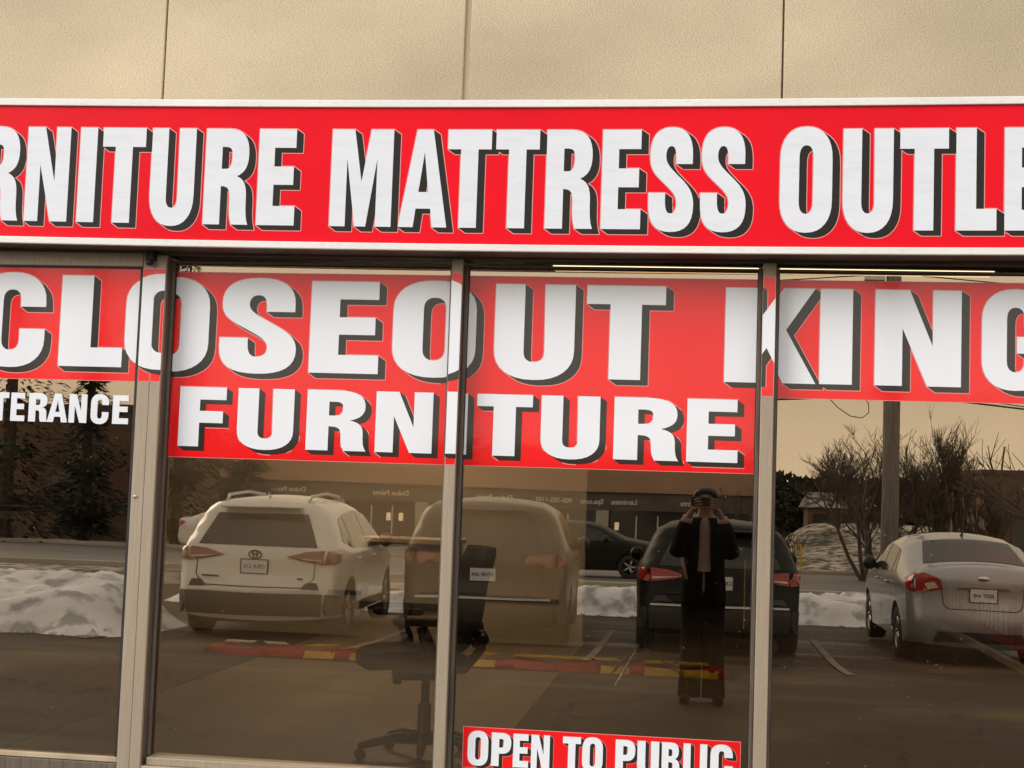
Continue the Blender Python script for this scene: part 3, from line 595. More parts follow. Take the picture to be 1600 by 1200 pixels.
TL = tag(empty('door_lettering'), 'plain white word on the dark glass of the entrance door', 'lettering')
trow = [(c_, a_ * .9944, b_ * .9944) for c_, a_, b_ in [('E', -2.966, -2.907), ('N', -2.89, -2.818), ('T', -2.7956, -2.7179), ('E', -2.7093, -2.6506), ('R', -2.6346, -2.5552), ('A', -2.557, -2.4724), ('N', -2.4672, -2.3934), ('C', -2.3774, -2.3039), ('E', -2.2879, -2.2225)]]
letters(TL, trow, lambda x: 1.7145, lambda x: 1.826, surf2, CUTS, None, FM)
# ------------------------------------------------------------------ inside the shop
def ceiling_light(x, y, label, m_='lamp'):
    o = tag(empty('ceiling_light', (x, y, 2.895)), label, 'ceiling light', 'fluorescent lights on the shop ceiling')
    mb = MB(); mb.box(-.62, .62, -.09, .09, -.045, 0); mb.build('housing', M['ceiling'], o, bevel=.004)
    mb = MB(); mb.box(-.60, .60, -.07, .07, -.062, -.047); mb.build('tube_cover', M[m_], o, bevel=.004)
for x, y, l in ((-2.1, 4.6, 'lit fluorescent light nearest the window above the office chair'), (-2.5, 6.2, 'lit fluorescent light behind the office chair'), (-.30, 3.115, 'lit fluorescent light behind the open to public pane'), (1.02, 3.115, 'lit fluorescent light at the head of the right pane'),
                (2.0, 3.13 + 5, 'lit fluorescent light deep in the shop')):
    ceiling_light(x, y, l, 'lamp' if x < -1 else 'midlamp' if y > 6 else 'dimlamp')

def office_chair():
    o = tag(empty('office_chair', (-1.36, 1.95, .15), R(112)), 'black mesh office chair on casters behind the second pane', 'chair')
    # chair faces +y locally; turned so it faces -x
    def pad(w, d_, h, c, cx=0, dish=0.0, seg=12):
        mb = MB(); vs = []; n = 20
        for lay in range(5):
            f = [0.90, 1, 1.0, .97, .8][lay]; z = [-.5, -.3, .15, .4, .5][lay] * h
            for k in range(n):
                a = 2 * math.pi * k / n; x = math.copysign(abs(math.cos(a)) ** .55, math.cos(a)) * w / 2 * f; y = math.copysign(abs(math.sin(a)) ** .55, math.sin(a)) * d_ / 2 * f
                vs.append((c[0] + x, c[1] + y, c[2] + z - dish * (y / d_) ** 2 * 4))
        fs = [(l * n + k, l * n + (k + 1) % n, (l + 1) * n + (k + 1) % n, (l + 1) * n + k) for l in range(4) for k in range(n)] + [tuple(range(n))[::-1], tuple(4 * n + k for k in range(n))]
        return mb.add(vs, fs)
    pad(.50, .54, .085, (0, .08, .52), dish=.03).build('seat', M['mesh'], o, smooth=True)
    # back: curved slab from hip to shoulder
    mb = MB(); vs = []; nz_, nx = 14, 10
    prof = [(.55, -.17), (.62, -.205), (.72, -.225), (.82, -.235), (.92, -.25), (1.0, -.28), (1.06, -.31)]
    def yb(z):
        for (a, ya), (b, yb_) in zip(prof, prof[1:]):
            if a <= z <= b: return ya + (yb_ - ya) * (z - a) / (b - a)
        return prof[-1][1] if z > 1 else prof[0][1]
    for side in (0, 1):
        for j in range(nz_ + 1):
            z = .55 + .52 * j / nz_; hw = .245 * (1 - .25 * (abs(j / nz_ - .55) * 1.7) ** 3)
            for i in range(nx + 1):
                u = -1 + 2 * i / nx; th = .018 + .03 * (1 - abs(u) ** 4) * (1 - abs(2 * j / nz_ - 1) ** 6) * side
                vs.append((u * hw, yb(z) + .05 * u * u - th * (1 if side else -1), z))
    n1 = nx + 1; off = n1 * (nz_ + 1)
    for s_ in (0, 1):
        for j in range(nz_):
            for i in range(nx): a = s_ * off + j * n1 + i; mb.f.append((a, a + 1, a + 1 + n1, a + n1)); mb.m.append(0)
    mb.v = vs
    ring = [j * n1 for j in range(nz_ + 1)] + [nz_ * n1 + i for i in range(1, nx + 1)] + [j * n1 + nx for j in range(nz_ - 1, -1, -1)] + [i for i in range(nx - 1, 0, -1)]
    for a, b in zip(ring, ring[1:] + ring[:1]): mb.f.append((a, b, b + off, a + off)); mb.m.append(0)
    mb.build('backrest', M['mesh'], o, smooth=True)
    mb = MB(); mb.tube([(0, -.02, .43), (0, -.20, .45), (0, -.285, .55), (0, -.27, .68)], [.03, .028, .025, .02], 8); mb.tube([(-.25, -.19, .60), (-.15, -.26, .61), (0, -.285, .615), (.15, -.26, .61), (.25, -.19, .60)], [.02, .028, .03, .028, .02], 8)
    mb.build('back_support', M['blackplastic'], o, smooth=True)
    for s_ in (-1, 1):
        mb = MB(); mb.tube([(s_ * .16, .02, .43), (s_ * .29, .03, .46), (s_ * .30, .05, .58), (s_ * .30, .09, .685)], [.026, .03, .035, .028], 8)
        ar = mb.build('armrest', M['blackplastic'], o, smooth=True)
        mb = MB(); mb.box(s_ * .30 - .045, s_ * .30 + .045, -.03, .23, .69, .725); mb.build('arm_pad', M['mesh'], ar, bevel=.014)
    mb = MB(); mb.box(-.10, .10, -.10, .16, .40, .45); mb.tube([(.10, .08, .425), (.24, .10, .415)], .008, 6); mb.box(.21, .27, .085, .125, .34, .42); mb.build('tilt_mechanism', M['blackplastic'], o, bevel=.012)
    mb = MB(); mb.lathe([(.001, .40), (.022, .40), (.022, .28), (.034, .27), (.034, .13), (.045, .10), (.05, .075), (.001, .07)], (0, 0, 0), 'z', 20); mb.build('gas_column', M['blackplastic'], o, smooth=True)
    for k in range(5):
        a = R(90 + 72 * k + 4); c, s_ = math.cos(a), math.sin(a); mb = MB()
        mb.tube([(c * .03, s_ * .03, .10), (c * .16, s_ * .16, .105), (c * .30, s_ * .30, .075), (c * .335, s_ * .335, .068)], [.032, .026, .02, .014], 8)
        lg = mb.build('leg', M['blackplastic'], o, smooth=True)
        mb = MB(); cx, cy = c * .325, s_ * .325
        mb.lathe([(.001, -.024), (.022, -.024), (.028, -.018), (.028, -.004), (.022, 0), (.028, .004), (.028, .018), (.022, .024), (.001, .024)], (cx, cy, .028), 'x', 16)
        mb.tube([(cx, cy, .03), (cx, cy, .07)], .012, 8); mb.build('caster', M['blackplastic'], lg, smooth=True)
office_chair()
# counter, banner strip on floor, cardboard, mirror, stand, wall posters
cn = tag(empty('counter', (-2.15, 6.1, .15)), 'low counter with pale oak top in the shop behind the chair', 'counter')
mb = MB(); mb.box(-.52, .26, -.25, .25, .925, .965); mb.build('counter_top', M['counterwood'], cn, bevel=.006)
mb = MB(); mb.box(-.50, .24, -.20, .2, .0, .92); mb.build('counter_front', M['partition'], cn, bevel=.006)
mb = MB(); mb.box(-.505, .245, -.215, -.201, .40, .46); mb.build('counter_gap', M['gapdark'], cn)  # dark strip drawn in place of the gap's shade
bs = tag(empty('printed_banner', (-2.0, 5.9, .15)), 'red and yellow printed banner lying rolled out on the shop floor', 'banner')
mb = MB(); n = 60; vs = []
for i in range(n + 1):
    x = -1.86 + 4.12 * i / n; z = .03 + .016 * math.sin(i * .9) + .012 * math.sin(i * 2.3)
    vs += [(x, -.17 + .012 * math.sin(i * .7), z * .2), (x, -.10, z + .035), (x, .08, z + .03), (x, .2, z * .3)]
mb.add(vs, [(4 * i + k, 4 * i + k + 1, 4 * i + 5 + k, 4 * i + 4 + k) for i in range(n) for k in range(3)])
mb.build('cloth', M['printred'], bs, smooth=True, solid=.004)
rg = random.Random(3)
for i in range(12):
    x = -1.70 + i * .325 + rg.uniform(-.04, .04); wv = rg.uniform(.17, .30); sk = rg.uniform(-.08, .08); m_ = M['yellow'] if i > 1 else M['white']
    mb = MB(); q = [(x, -.09), (x + wv, -.09), (x + wv + sk, .07), (x + sk, .07)]
    mb.add([(a, b, .095) for a, b in q] + [(a, b, .101) for a, b in q], [(3, 2, 1, 0), (4, 5, 6, 7), (0, 1, 5, 4), (1, 2, 6, 5), (2, 3, 7, 6), (3, 0, 4, 7)]); mb.build('printed_shape', m_, bs)
    mb = MB(); q = [(x + .02, -.172), (x + wv * 1.3, -.172)]
    mb.add([(q[0][0], -.178, .012), (q[1][0], -.178, .012), (q[1][0], -.118, .062), (q[0][0], -.118, .062), (q[0][0], -.172, .006), (q[1][0], -.172, .006), (q[1][0], -.112, .056), (q[0][0], -.112, .056)],
           [(0, 1, 2, 3), (7, 6, 5, 4), (0, 4, 5, 1), (2, 6, 7, 3), (1, 5, 6, 2), (3, 7, 4, 0)]); mb.build('printed_shape', m_ if rg.random() < .6 else M['printred'], bs)
cd = MB(); cd.add([(-.98, 1.2, .168), (-.42, 1.2, .168), (-.50, 1.72, .170), (-1.02, 1.78, .175)], [(0, 1, 2, 3)]); cd = tag(cd.build('cardboard_sheet', M['card'], solid=.006), 'flat cardboard sheet on the shop floor above the small banner', 'cardboard')
mi = tag(empty('wall_mirror', (.378, 4.6, .62)), 'narrow mirror in a gold frame near the right mullion', 'mirror')
mb = MB(); mb.box(-.03, .03, -.02, .02, .0, .62); mb.box(-.075, -.065, -.02, .02, .02, .48); mb.build('mirror_frame', M['gold'], mi, bevel=.008)
mb = MB(); mb.box(-.064, -.032, -.012, .008, .03, .47); mb.build('mirror_glass', M['mirror'], mi)
mb = MB(); mb.box(-.02, .02, -.015, .015, -.6, .0); mb.build('mirror_stand', M['blackplastic'], mi)
sd = tag(empty('display_stand', (-.42, 5.4, .15)), 'thin black floor stand with splayed legs behind the third pane', 'stand')
mb = MB(); mb.tube([(0, 0, .26), (0, 0, .95)], .016, 8); mb.box(-.03, .03, -.02, .02, .22, .42); mb.build('pole', M['blackplastic'], sd)
for a in (0.1, 2.2, 4.3):
    mb = MB(); mb.tube([(0, 0, .28), (.38 * math.cos(a), .38 * math.sin(a), .01)], .008, 6); mb.build('leg', M['steel'], sd)
# posters on the right partition (face -x)
def yfilm(name, x, y0, y1, z0, z1, m_, parent, th=.006):
    mb = MB(); mb.box(x - th, x, y0, y1, z0, z1); return mb.build(name, m_, parent)
def wall_text(parent, rows, y_from, width, z0, z1, x, m_):
    tot = sum(w for _, w in rows); pos = 0
    for ch, w in rows:
        if ch != ' ':
            a = y_from - width * pos / tot; b_ = y_from - width * (pos + w * .86) / tot
            cs = [clean([(p[0], p[1]) for p in c]) for c in glyph(ch)]; verts = []; edges = []
            for c in cs:
                o = len(verts); verts += c; edges += [(o + i, o + (i + 1) % len(c)) for i in range(len(c))]
            vo, tr = cdt_fill(verts, edges, lambda X, Y: inside(cs, X, Y))
            mb = MB(); mb.add([(x, a + (b_ - a) * v[0], z0 + (z1 - z0) * v[1]) for v in vo], tr); o = mb.build('letter', m_, parent, normals=False)
            for p_ in o.data.polygons:
                if p_.normal.x > 0: p_.flip()
        pos += w
ws = tag(empty('wall_poster'), 'dark red mattress outlet poster low on the shop side wall', 'poster', 'red posters on the shop side wall')
yfilm('poster_sheet', 2.718, 7.7, 11.2, .30, 1.15, M['printred'], ws)
wall_text(ws, [(c, 1.15 if c == 'M' else .5 if c == ' ' else 1) for c in 'MATTRESS OUTLET'], 11.0, 3.1, .40, .66, 2.7105, M['white'])
ws = tag(empty('wall_poster'), 'dark red sale poster nearest the window on the shop side wall', 'poster', 'red posters on the shop side wall')
yfilm('poster_sheet', 2.718, 4.6, 7.6, .26, 1.15, M['printred'], ws)
wall_text(ws, [(c, 1) for c in 'SALE'], 7.4, 2.3, .42, .78, 2.7105, M['white'])
# ------------------------------------------------------------------ cars (local: rear bumper at y=0, nose towards +y)
def text_mesh(txt, size, name, m_, parent, loc, face='+y', ext=.02):
    cu = bpy.data.curves.new('t', 'FONT'); cu.body = txt; cu.size = size; cu.extrude = ext; cu.align_x = 'CENTER'; cu.align_y = 'CENTER'; cu.offset = size * .018
    ob = bpy.data.objects.new('t', cu); C.objects.link(ob); dg = bpy.context.evaluated_depsgraph_get()
    me = bpy.data.meshes.new_from_object(ob.evaluated_get(dg)); bpy.data.objects.remove(ob); me.materials.clear(); me.materials.append(m_)
    o = bpy.data.objects.new(name, me); C.objects.link(o); o.parent = parent; o.location = loc; o.rotation_euler = (R(90), 0, R(180) if face == '+y' else 0); return o
def sm(t): t = max(0, min(1, t)); return t * t * (3 - 2 * t)
class Car:
    reg = ''
    def __init__(s, name, label, loc, rz, outline, L, half, belt, tk, paint, wheels, wr=.34, r=.15, crown=.05, group=None):
        s.o = tag(empty(name, loc, rz), label, 'car', group); s.L, s.half, s.belt, s.tk, s.r, s.crown = L, half, belt, tk, r, crown
        s.paint = paint; s.top = outline
        fine = []
        for (a, b) in zip(outline, outline[1:]):
            n = max(1, int(math.hypot(b[0] - a[0], b[1] - a[1]) / .07))
            fine += [(a[0] + (b[0] - a[0]) * i / n, a[1] + (b[1] - a[1]) * i / n) for i in range(n)]
        fine.append(outline[-1])
        for _ in range(2): fine = [fine[0]] + [((a[0] + 2 * b[0] + c[0]) / 4, (a[1] + 2 * b[1] + c[1]) / 4) for a, b, c in zip(fine, fine[1:], fine[2:])] + [fine[-1]]
        s.fine = fine
        zb = outline[-1][1]; bot = []; ar = wr + .055
        for wy in sorted(wheels, reverse=True):
            a0 = math.asin(min(1, max(-1, (zb - wr) / ar))); bot += [(wy + ar * math.cos(a0 + (math.pi - 2 * a0) * k / 14), wr + ar * math.sin(a0 + (math.pi - 2 * a0) * k / 14)) for k in range(15)]
        poly = fine + bot
        grid = [(L * i / 44, .2 + 1.6 * j / 18) for i in range(1, 44) for j in range(1, 18)]
        grid = [g for g in grid if inside([poly], *g) and min(math.hypot(g[0] - p[0], g[1] - p[1]) for p in poly) > .045]
        ne = len(poly); vo, tr = cdt_fill(poly + grid, [(i, (i + 1) % ne) for i in range(ne)], lambda x, y: inside([poly], x, y))
        mb = MB()
        for sd_ in (-1, 1):
            vs = [(sd_ * s.W(y, z), y, z) for y, z in vo]; mb.add(vs, tr if sd_ > 0 else [f[::-1] for f in tr])
        nv = 12; vs = []
        for i, (y, z) in enumerate(fine):
            a = fine[max(i - 1, 0)]; b = fine[min(i + 1, len(fine) - 1)]; t = Vector((b[0] - a[0], b[1] - a[1])).normalized(); n = Vector((-t.y, t.x))
            e = s.W(y, z)
            for k in range(nv + 1):
                v = -1 + 2 * k / nv; q = s.crown * (1 - v * v); vs.append((v * e, y + n.x * q, z + n.y * q))
        mb.add(vs, [(i * (nv + 1) + k, i * (nv + 1) + k + 1, (i + 1) * (nv + 1) + k + 1, (i + 1) * (nv + 1) + k) for i in range(len(fine) - 1) for k in range(nv)])
        s.body = mb.build('body', paint, s.o, smooth=True, merge=True)
        mb = MB(); mb.box(-half + .27, half - .27, .25, L - .3, .2, .62); mb.build('underbody', M['blackplastic'], s.o)
        for wy in wheels:
            for sd_ in (-1, 1):
                w = empty('wheel'); w.parent = s.o; w.location = (sd_ * (half - .13), wy, wr)
                mb = MB(); mb.lathe([(wr * .62, -.1), (wr * .93, -.11), (wr, -.07), (wr, .07), (wr * .93, .11), (wr * .62, .1)], (0, 0, 0), 'x', 28); mb.build('tyre', M['tyre'], w, smooth=True)
                mb = MB(); mb.lathe([(wr * .64, -.09), (wr * .60, .09), (wr * .64, .095)], (0, 0, 0), 'x', 28)
                for k in range(5):
                    a = 2 * math.pi * k / 5; c, q = math.cos(a), math.sin(a); xx = sd_ * .07
                    mb.tube([(xx, c * .03, q * .03), (xx, c * wr * .62, q * wr * .62)], [.032, .022], 6)
                mb.lathe([(.001, sd_ * .085), (.05, sd_ * .08), (.055, sd_ * .05)], (0, 0, 0), 'x', 14); mb.build('rim', M['rim'], w, smooth=True)
    def W0(s, y, z):
        w = s.half
        if z < s.belt: w -= .05 * ((s.belt - z) / s.belt) ** 2
        else: w -= (z - s.belt) * s.tk
        w *= 1 - .06 * sm((.8 - y) / .8) - .13 * sm((y - s.L + 1.1) / 1.1) ** 1.5
        return w
    def dist(s, y, z):
        f = s.fine; best = 9
        for a, b in zip(f[::2], f[2::2] + [f[-1]]):
            vx, vy = b[0] - a[0], b[1] - a[1]; l = vx * vx + vy * vy
            t = 0 if l == 0 else max(0, min(1, ((y - a[0]) * vx + (z - a[1]) * vy) / l)); d_ = math.hypot(y - a[0] - vx * t, z - a[1] - vy * t)
            if d_ < best: best = d_
        return best
    def W(s, y, z):
        d_ = s.dist(y, z); w = s.W0(y, z)
        if d_ < s.r: w += -s.r + math.sqrt(max(0, s.r ** 2 - (s.r - d_) ** 2))
        return w
    def ry(s, z):
        f = s.fine
        for a, b in zip(f, f[1:]):
            if b[1] > a[1] and a[1] <= z <= b[1]: return a[0] + (b[0] - a[0]) * (z - a[1]) / (b[1] - a[1])
        return f[0][0]
    def rp(s, x, z, off=.006):
        y = s.ry(z); y2 = s.ry(z + .02); y1 = s.ry(z - .02); sl = max(-2.5, min(2.5, (y2 - y1) / .04)); ny = 1 / math.sqrt(1 + sl * sl)
        e = max(.05, s.W(y, z)); v = max(-1, min(1, x / e)); return (x, y - (s.crown * (1 - v * v) + off) / ny, z)
    def fill(s, poly, step=.08):
        P_ = []
        for a, b in zip(poly, poly[1:] + poly[:1]):
            n = max(1, int(math.hypot(b[0] - a[0], b[1] - a[1]) / step)); P_ += [(a[0] + (b[0] - a[0]) * i / n, a[1] + (b[1] - a[1]) * i / n) for i in range(n)]
        xs_ = [p[0] for p in P_]; zs = [p[1] for p in P_]; g = []
        x = min(xs_) + step / 2
        while x < max(xs_):
            z = min(zs) + step / 2
            while z < max(zs):
                if inside([P_], x, z) and min(math.hypot(x - p[0], z - p[1]) for p in P_) > step * .4: g.append((x, z))
                z += step
            x += step
        n = len(P_); return cdt_fill(P_ + g, [(i, (i + 1) % n) for i in range(n)], lambda a, b: inside([P_], a, b))
    def rear(s, name, poly, m_, off=.006, mirror=False, side=None, parent=None, one=False):
        for sg in ((-1, 1) if mirror else (1,)):
            vo, tr = s.fill(poly, .05); mb = MB(); mb.add([s.rp(sg * x, z, off) for x, z in vo], tr)
            if side: vo, tr = s.fill(side, .05); mb.add([(sg * (s.W(y, z) + off), y, z) for y, z in vo], tr)
            mb.build(name, m_, parent or s.o, smooth=True)
    def sidep(s, name, poly, m_, off=.005):
        for sg in (-1, 1):
            vo, tr = s.fill(poly, .09); mb = MB(); mb.add([(sg * (s.W(y, z) + off), y, z) for y, z in vo], tr); mb.build(name, m_, s.o, smooth=True)
    def seam(s, pts, w=.006, m_=None):
        mb = MB(); P_ = []
        for a, b in zip(pts, pts[1:]):
            n = 6; P_ += [s.rp(a[0] + (b[0] - a[0]) * i / n, a[1] + (b[1] - a[1]) * i / n, .003) for i in range(n)]
        P_.append(s.rp(*pts[-1], .003)); mb.tube(P_, w, 5); mb.build('hatch_seam', m_ or M['blackplastic'], s.o)
    def plate(s, z, w=.30, h=.15):
        x, y, _ = s.rp(0, z, .012); pl = empty('licence_plate', (0, y, z)); pl.parent = s.o
        mb = MB(); mb.box(-w / 2 - .015, w / 2 + .015, -.006, .012, -h / 2 - .012, h / 2 + .012); mb.build('plate_frame', M['trimblack'], pl)
        mb = MB(); mb.box(-w / 2, w / 2, -.011, -.005, -h / 2, h / 2); mb.build('plate_face', M['plate'], pl)
        text_mesh(s.reg, .062, 'plate_characters', M['plateink'], pl, (0, -.0125, 0), '-y', .0008)
    def mirrors(s, y, z, m_):
        for sg in (-1, 1):
            mb = MB(); x = sg * (s.W0(y, z) + .10); mb.lathe([(.001, -.07), (.07, -.055), (.095, 0), (.08, .05), (.001, .06)], (x, y, z), 'y', 14); mb.tube([(x - sg * .16, y, z - .05), (x, y, z - .03)], .022, 6)
            mb.build('wing_mirror', m_, s.o, smooth=True)

def suv(name, label, loc, rz, paint, H=1.66, half=.92, L=4.6, rails=True, emblem=True, van=False, group=None):
    k = H / 1.66
    ol = [(.10, .27), (.03, .36), (0, .50), (.02, .64), (.09, .72), (.10, .98 * k), (.13, 1.06 * k), (.40, 1.50 * k), (.40, 1.58 * k), (.7, 1.62 * k), (1.5, 1.645 * k), (2.3, 1.61 * k), (2.75, 1.52 * k), (3.45, 1.08 * k), (4.1, .98), (4.45, .84), (L - .02, .62), (L, .42), (L - .12, .27)]
    if van: ol[7] = (.26, 1.5 * k); ol[8] = (.28, 1.58 * k); ol[9] = (.6, 1.62 * k)
    c = Car(name, label, loc, rz, ol, L, half, 1.02 * k, .40 if van else .48, paint, (.93, 3.62), .345, group=group)
    c.rear('rear_window', [(-.71, 1.10 * k), (.71, 1.10 * k), (.54, 1.47 * k), (-.54, 1.47 * k)], M['carglass'])
    if van:
        c.rear('tail_light', [(.46, 1.0), (.80, .96), (.80, 1.12), (.52, 1.10)], M['dulllight'], .012, True, [(.10, .96), (.24, .98), (.28, 1.10), (.12, 1.12)])
    else:
        c.rear('tail_light', [(.36, .985 * k), (.62, .93 * k), (.80, .90 * k), (.80, 1.07 * k), (.60, 1.055 * k)], M['dulllight' if rails else 'taillight'], .014, True, [(.10, .90 * k), (.34, .93 * k), (.42, 1.04 * k), (.12, 1.07 * k)])
        c.rear('tail_light_stripe', [(.44, .978 * k), (.78, .935 * k), (.78, .962 * k)], M['clearlens'], .018, True)
    c.rear('rear_bumper', [(-.80, .30), (.80, .30), (.82, .56), (-.82, .56)], M['trimblack'], .010)
    c.sidep('bumper_corner', [(.03, .30), (.50, .30), (.50, .52), (.03, .56)], M['trimblack'], .010)
    c.rear('bumper_strip', [(-.80, .575), (.80, .575), (.80, .60), (-.80, .60)], M['rim'], .02)
    c.rear('fog_recess', [(.56, .62), (.78, .61), (.74, .69), (.62, .69)], M['trimblack'], .016, True)
    c.sidep('sill_trim', [(1.37, .29), (3.18, .29), (3.18, .40), (1.37, .40)], M['trimblack'], .008)
    c.sidep('side_window', [(.62, 1.16 * k), (1.05, 1.08 * k), (1.08, 1.46 * k), (.80, 1.42 * k)], M['carglass'])
    c.sidep('side_window', [(1.12, 1.08 * k), (2.02, 1.06 * k), (2.02, 1.52 * k), (1.12, 1.47 * k)], M['carglass'])
    c.sidep('side_window', [(2.08, 1.06 * k), (3.12, 1.06 * k), (2.62, 1.46 * k), (2.08, 1.52 * k)], M['carglass'])
    for y in (1.1, 2.05): c.sidep('door_seam', [(y, .42), (y + .012, .42), (y + .012, 1.05 * k), (y, 1.05 * k)], M['blackplastic'], .003)
    for y in (1.22, 2.2):
        for sg in (-1, 1):
            mb = MB(); x = sg * (c.W(y, .95 * k) + .02); mb.tube([(x - sg * .02, y, .95 * k), (x + sg * .012, y + .03, .95 * k), (x + sg * .012, y + .19, .95 * k), (x - sg * .02, y + .22, .95 * k)], .014, 6); mb.build('door_handle', paint, c.o, smooth=True)
    c.seam([(-.70, .98), (-.70, .74), (-.60, .63), (.60, .63), (.70, .74), (.70, .98)])
    c.plate(.86)
    if emblem:
        x, y, _ = c.rp(0, 1.0 * k, .02); mb = MB()
        for rx, rz_, cz in ((.075, .05, 0), (.045, .022, .024), (.022, .048, 0)):
            mb.tube([(rx * math.cos(2 * math.pi * i / 20), y, 1.0 * k + cz + rz_ * math.sin(2 * math.pi * i / 20)) for i in range(21)], .007, 5)
        mb.build('emblem', M['trimblack'], c.o)
        for x0, w_ in ((.42, .2), (-.58, .07)):
            mb = MB(); q = c.rp(x0, .66 + .05, .012); mb.box(x0, x0 + w_, q[1] - .004, q[1] + .006, .725, .742); mb.build('badge', M['trimblack'], c.o)
    mb = MB(); q = c.rp(0, 1.49 * k, .04); mb.box(-.48, .48, q[1] - .10, q[1] + .10, 1.535 * k, 1.56 * k); mb.build('spoiler', paint, c.o, bevel=.012)
    if rails:
        for sg in (-1, 1):
            mb = MB(); mb.tube([(sg * .50, .52, 1.60 * k), (sg * .50, .66, 1.685 * k), (sg * .50, 1.5, 1.72 * k), (sg * .50, 2.3, 1.68 * k), (sg * .50, 2.45, 1.60 * k)], .02, 8); mb.build('roof_rail', M['rim'], c.o, smooth=True)
        mb = MB(); mb.tube([(0, .62, 1.65 * k), (0, .56, 1.72 * k)], [.03, .008], 6); mb.build('roof_antenna', paint, c.o)
    c.mirrors(3.0, 1.12 * k, M['blackplastic'] if rails else paint)
    return c
Car.reg = 'CFLK 215'
suv('parked_suv', 'white parked SUV with roof rails seen from behind', (-5.16, -10.9, gz(-12.5)), R(177.2), M['carwhite'], H=1.66, half=.985, group='cars parked in the lot')
Car.reg = 'BTHR 604'
suv('parked_minivan', 'dark grey parked minivan beside the white SUV', (-2.52, -11.35, gz(-13)), R(177), M['carbeige'], H=1.74, half=1.02, L=5.0, rails=False, emblem=False, van=True, group='cars parked in the lot')
Car.reg = 'CKMD 731'
suv('parked_suv', 'black parked SUV behind the person taking the photograph', (.24, -11.6, gz(-13)), R(179), M['carblack'], H=1.56, half=.98, rails=False, group='cars parked in the lot')

def sedan(name, label, loc, rz, paint, group=None):
    L = 4.42; ol = [(.12, .25), (.04, .34), (0, .50), (.03, .62), (.06, .80), (.03, 1.06), (.07, 1.115), (.42, 1.13), (1.10, 1.40), (1.6, 1.46), (2.2, 1.45), (2.55, 1.38), (3.25, 1.02), (3.95, .90), (4.25, .76), (4.41, .55), (4.40, .36), (4.28, .24)]
    c = Car(name, label, loc, rz, ol, L, .87, .95, .38, paint, (.88, 3.42), .315, crown=.06, group=group)
    # rear glass lies on the ribbon between the deck and the roof
    f = c.fine; i0 = min(range(len(f)), key=lambda i: abs(f[i][0] - .50) + (9 if f[i][1] < 1.0 else 0)); i1 = min(range(len(f)), key=lambda i: abs(f[i][0] - 1.10) + (9 if f[i][1] < 1.0 else 0))
    mb = MB(); vs = []; nn = 10
    for i in range(i0, i1 + 1):
        y, z = f[i]; t = (i - i0) / (i1 - i0); e = c.W(y, z); h = .60 - .09 * t
        for k in range(nn + 1):
            x = -h + 2 * h * k / nn; v = x / e; q = c.crown * (1 - v * v) + .006; vs.append((x, y - .45 * q, z + .9 * q))
    mb.add(vs, [(i * (nn + 1) + k, i * (nn + 1) + k + 1, (i + 1) * (nn + 1) + k + 1, (i + 1) * (nn + 1) + k) for i in range(i1 - i0) for k in range(nn)])
    mb.build('rear_window', M['carglass'], c.o, smooth=True)
    c.rear('tail_light', [(.45, .89), (.76, .84), (.76, 1.05), (.66, 1.08), (.50, 1.02)], M['taillight'], .016, True, [(.07, .84), (.22, .88), (.34, 1.0), (.12, 1.08)])
    c.rear('reverse_lens', [(.50, .905), (.62, .885), (.66, .95), (.55, .975)], M['clearlens'], .022, True)
    c.seam([(-.72, 1.06), (-.48, 1.0), (-.44, .70), (-.38, .66), (.38, .66), (.44, .70), (.48, 1.0), (.72, 1.06)], .005)
    c.rear('trunk_trim', [(-.30, .895), (.30, .895), (.30, .92), (-.30, .92)], M['chrome'], .02)
    c.rear('lower_valance', [(-.55, .28), (.55, .28), (.50, .40), (-.50, .40)], M['trimblack'], .010)
    c.plate(.83)
    x, y, _ = c.rp(0, 1.03, .02); mb = MB(); mb.lathe([(.001, -.012), (.05, -.01), (.06, 0)], (0, 0, 0), 'y', 20); em = mb.build('emblem', M['chrome'], c.o, smooth=True); em.location = (0, y, 1.03); em.scale = (1.15, 1, .5)
    mb = MB(); mb.tube([(0, 1.35, 1.475), (0, 1.22, 1.545)], [.022, .006], 6); mb.build('roof_antenna', M['blackplastic'], c.o)
    c.sidep('side_window', [(1.05, 1.04), (1.30, 1.03), (1.30, 1.30), (1.22, 1.28)], M['carglass'])
    c.sidep('side_window', [(1.35, 1.02), (2.05, 1.0), (2.05, 1.36), (1.35, 1.31)], M['carglass'])
    c.sidep('side_window', [(2.10, 1.0), (3.0, .99), (2.52, 1.30), (2.10, 1.36)], M['carglass'])
    for y in (1.25, 2.08, 3.02): c.sidep('door_seam', [(y, .35), (y + .01, .35), (y + .01, .99), (y, .99)], M['blackplastic'], .003)
    for y in (1.38, 2.22):
        for sg in (-1, 1):
            mb = MB(); x = sg * (c.W(y, .89) + .02); mb.tube([(x - sg * .02, y, .89), (x + sg * .012, y + .03, .89), (x + sg * .012, y + .17, .89), (x - sg * .02, y + .2, .89)], .013, 6); mb.build('door_handle', paint, c.o, smooth=True)
    c.mirrors(2.78, 1.06, M['blackplastic'])
    return c
Car.reg = 'BESY 448'
sedan('parked_sedan', 'silver parked sedan with red tail lights seen from behind', (3.27, -11.9, gz(-13.5)), R(179), M['carsilver'], 'cars parked in the lot')
Car.reg = 'CABV 390'
sedan('passing_sedan', 'black sedan on the road beyond the snow bank', (-5.2, -33.2, gz(-33)), R(-90), M['carblack'])
sedan('passing_sedan', 'white sedan far along the road to the left of the white SUV', (-17.5, -42.0, gz(-42)), R(-90), M['carwhite'])

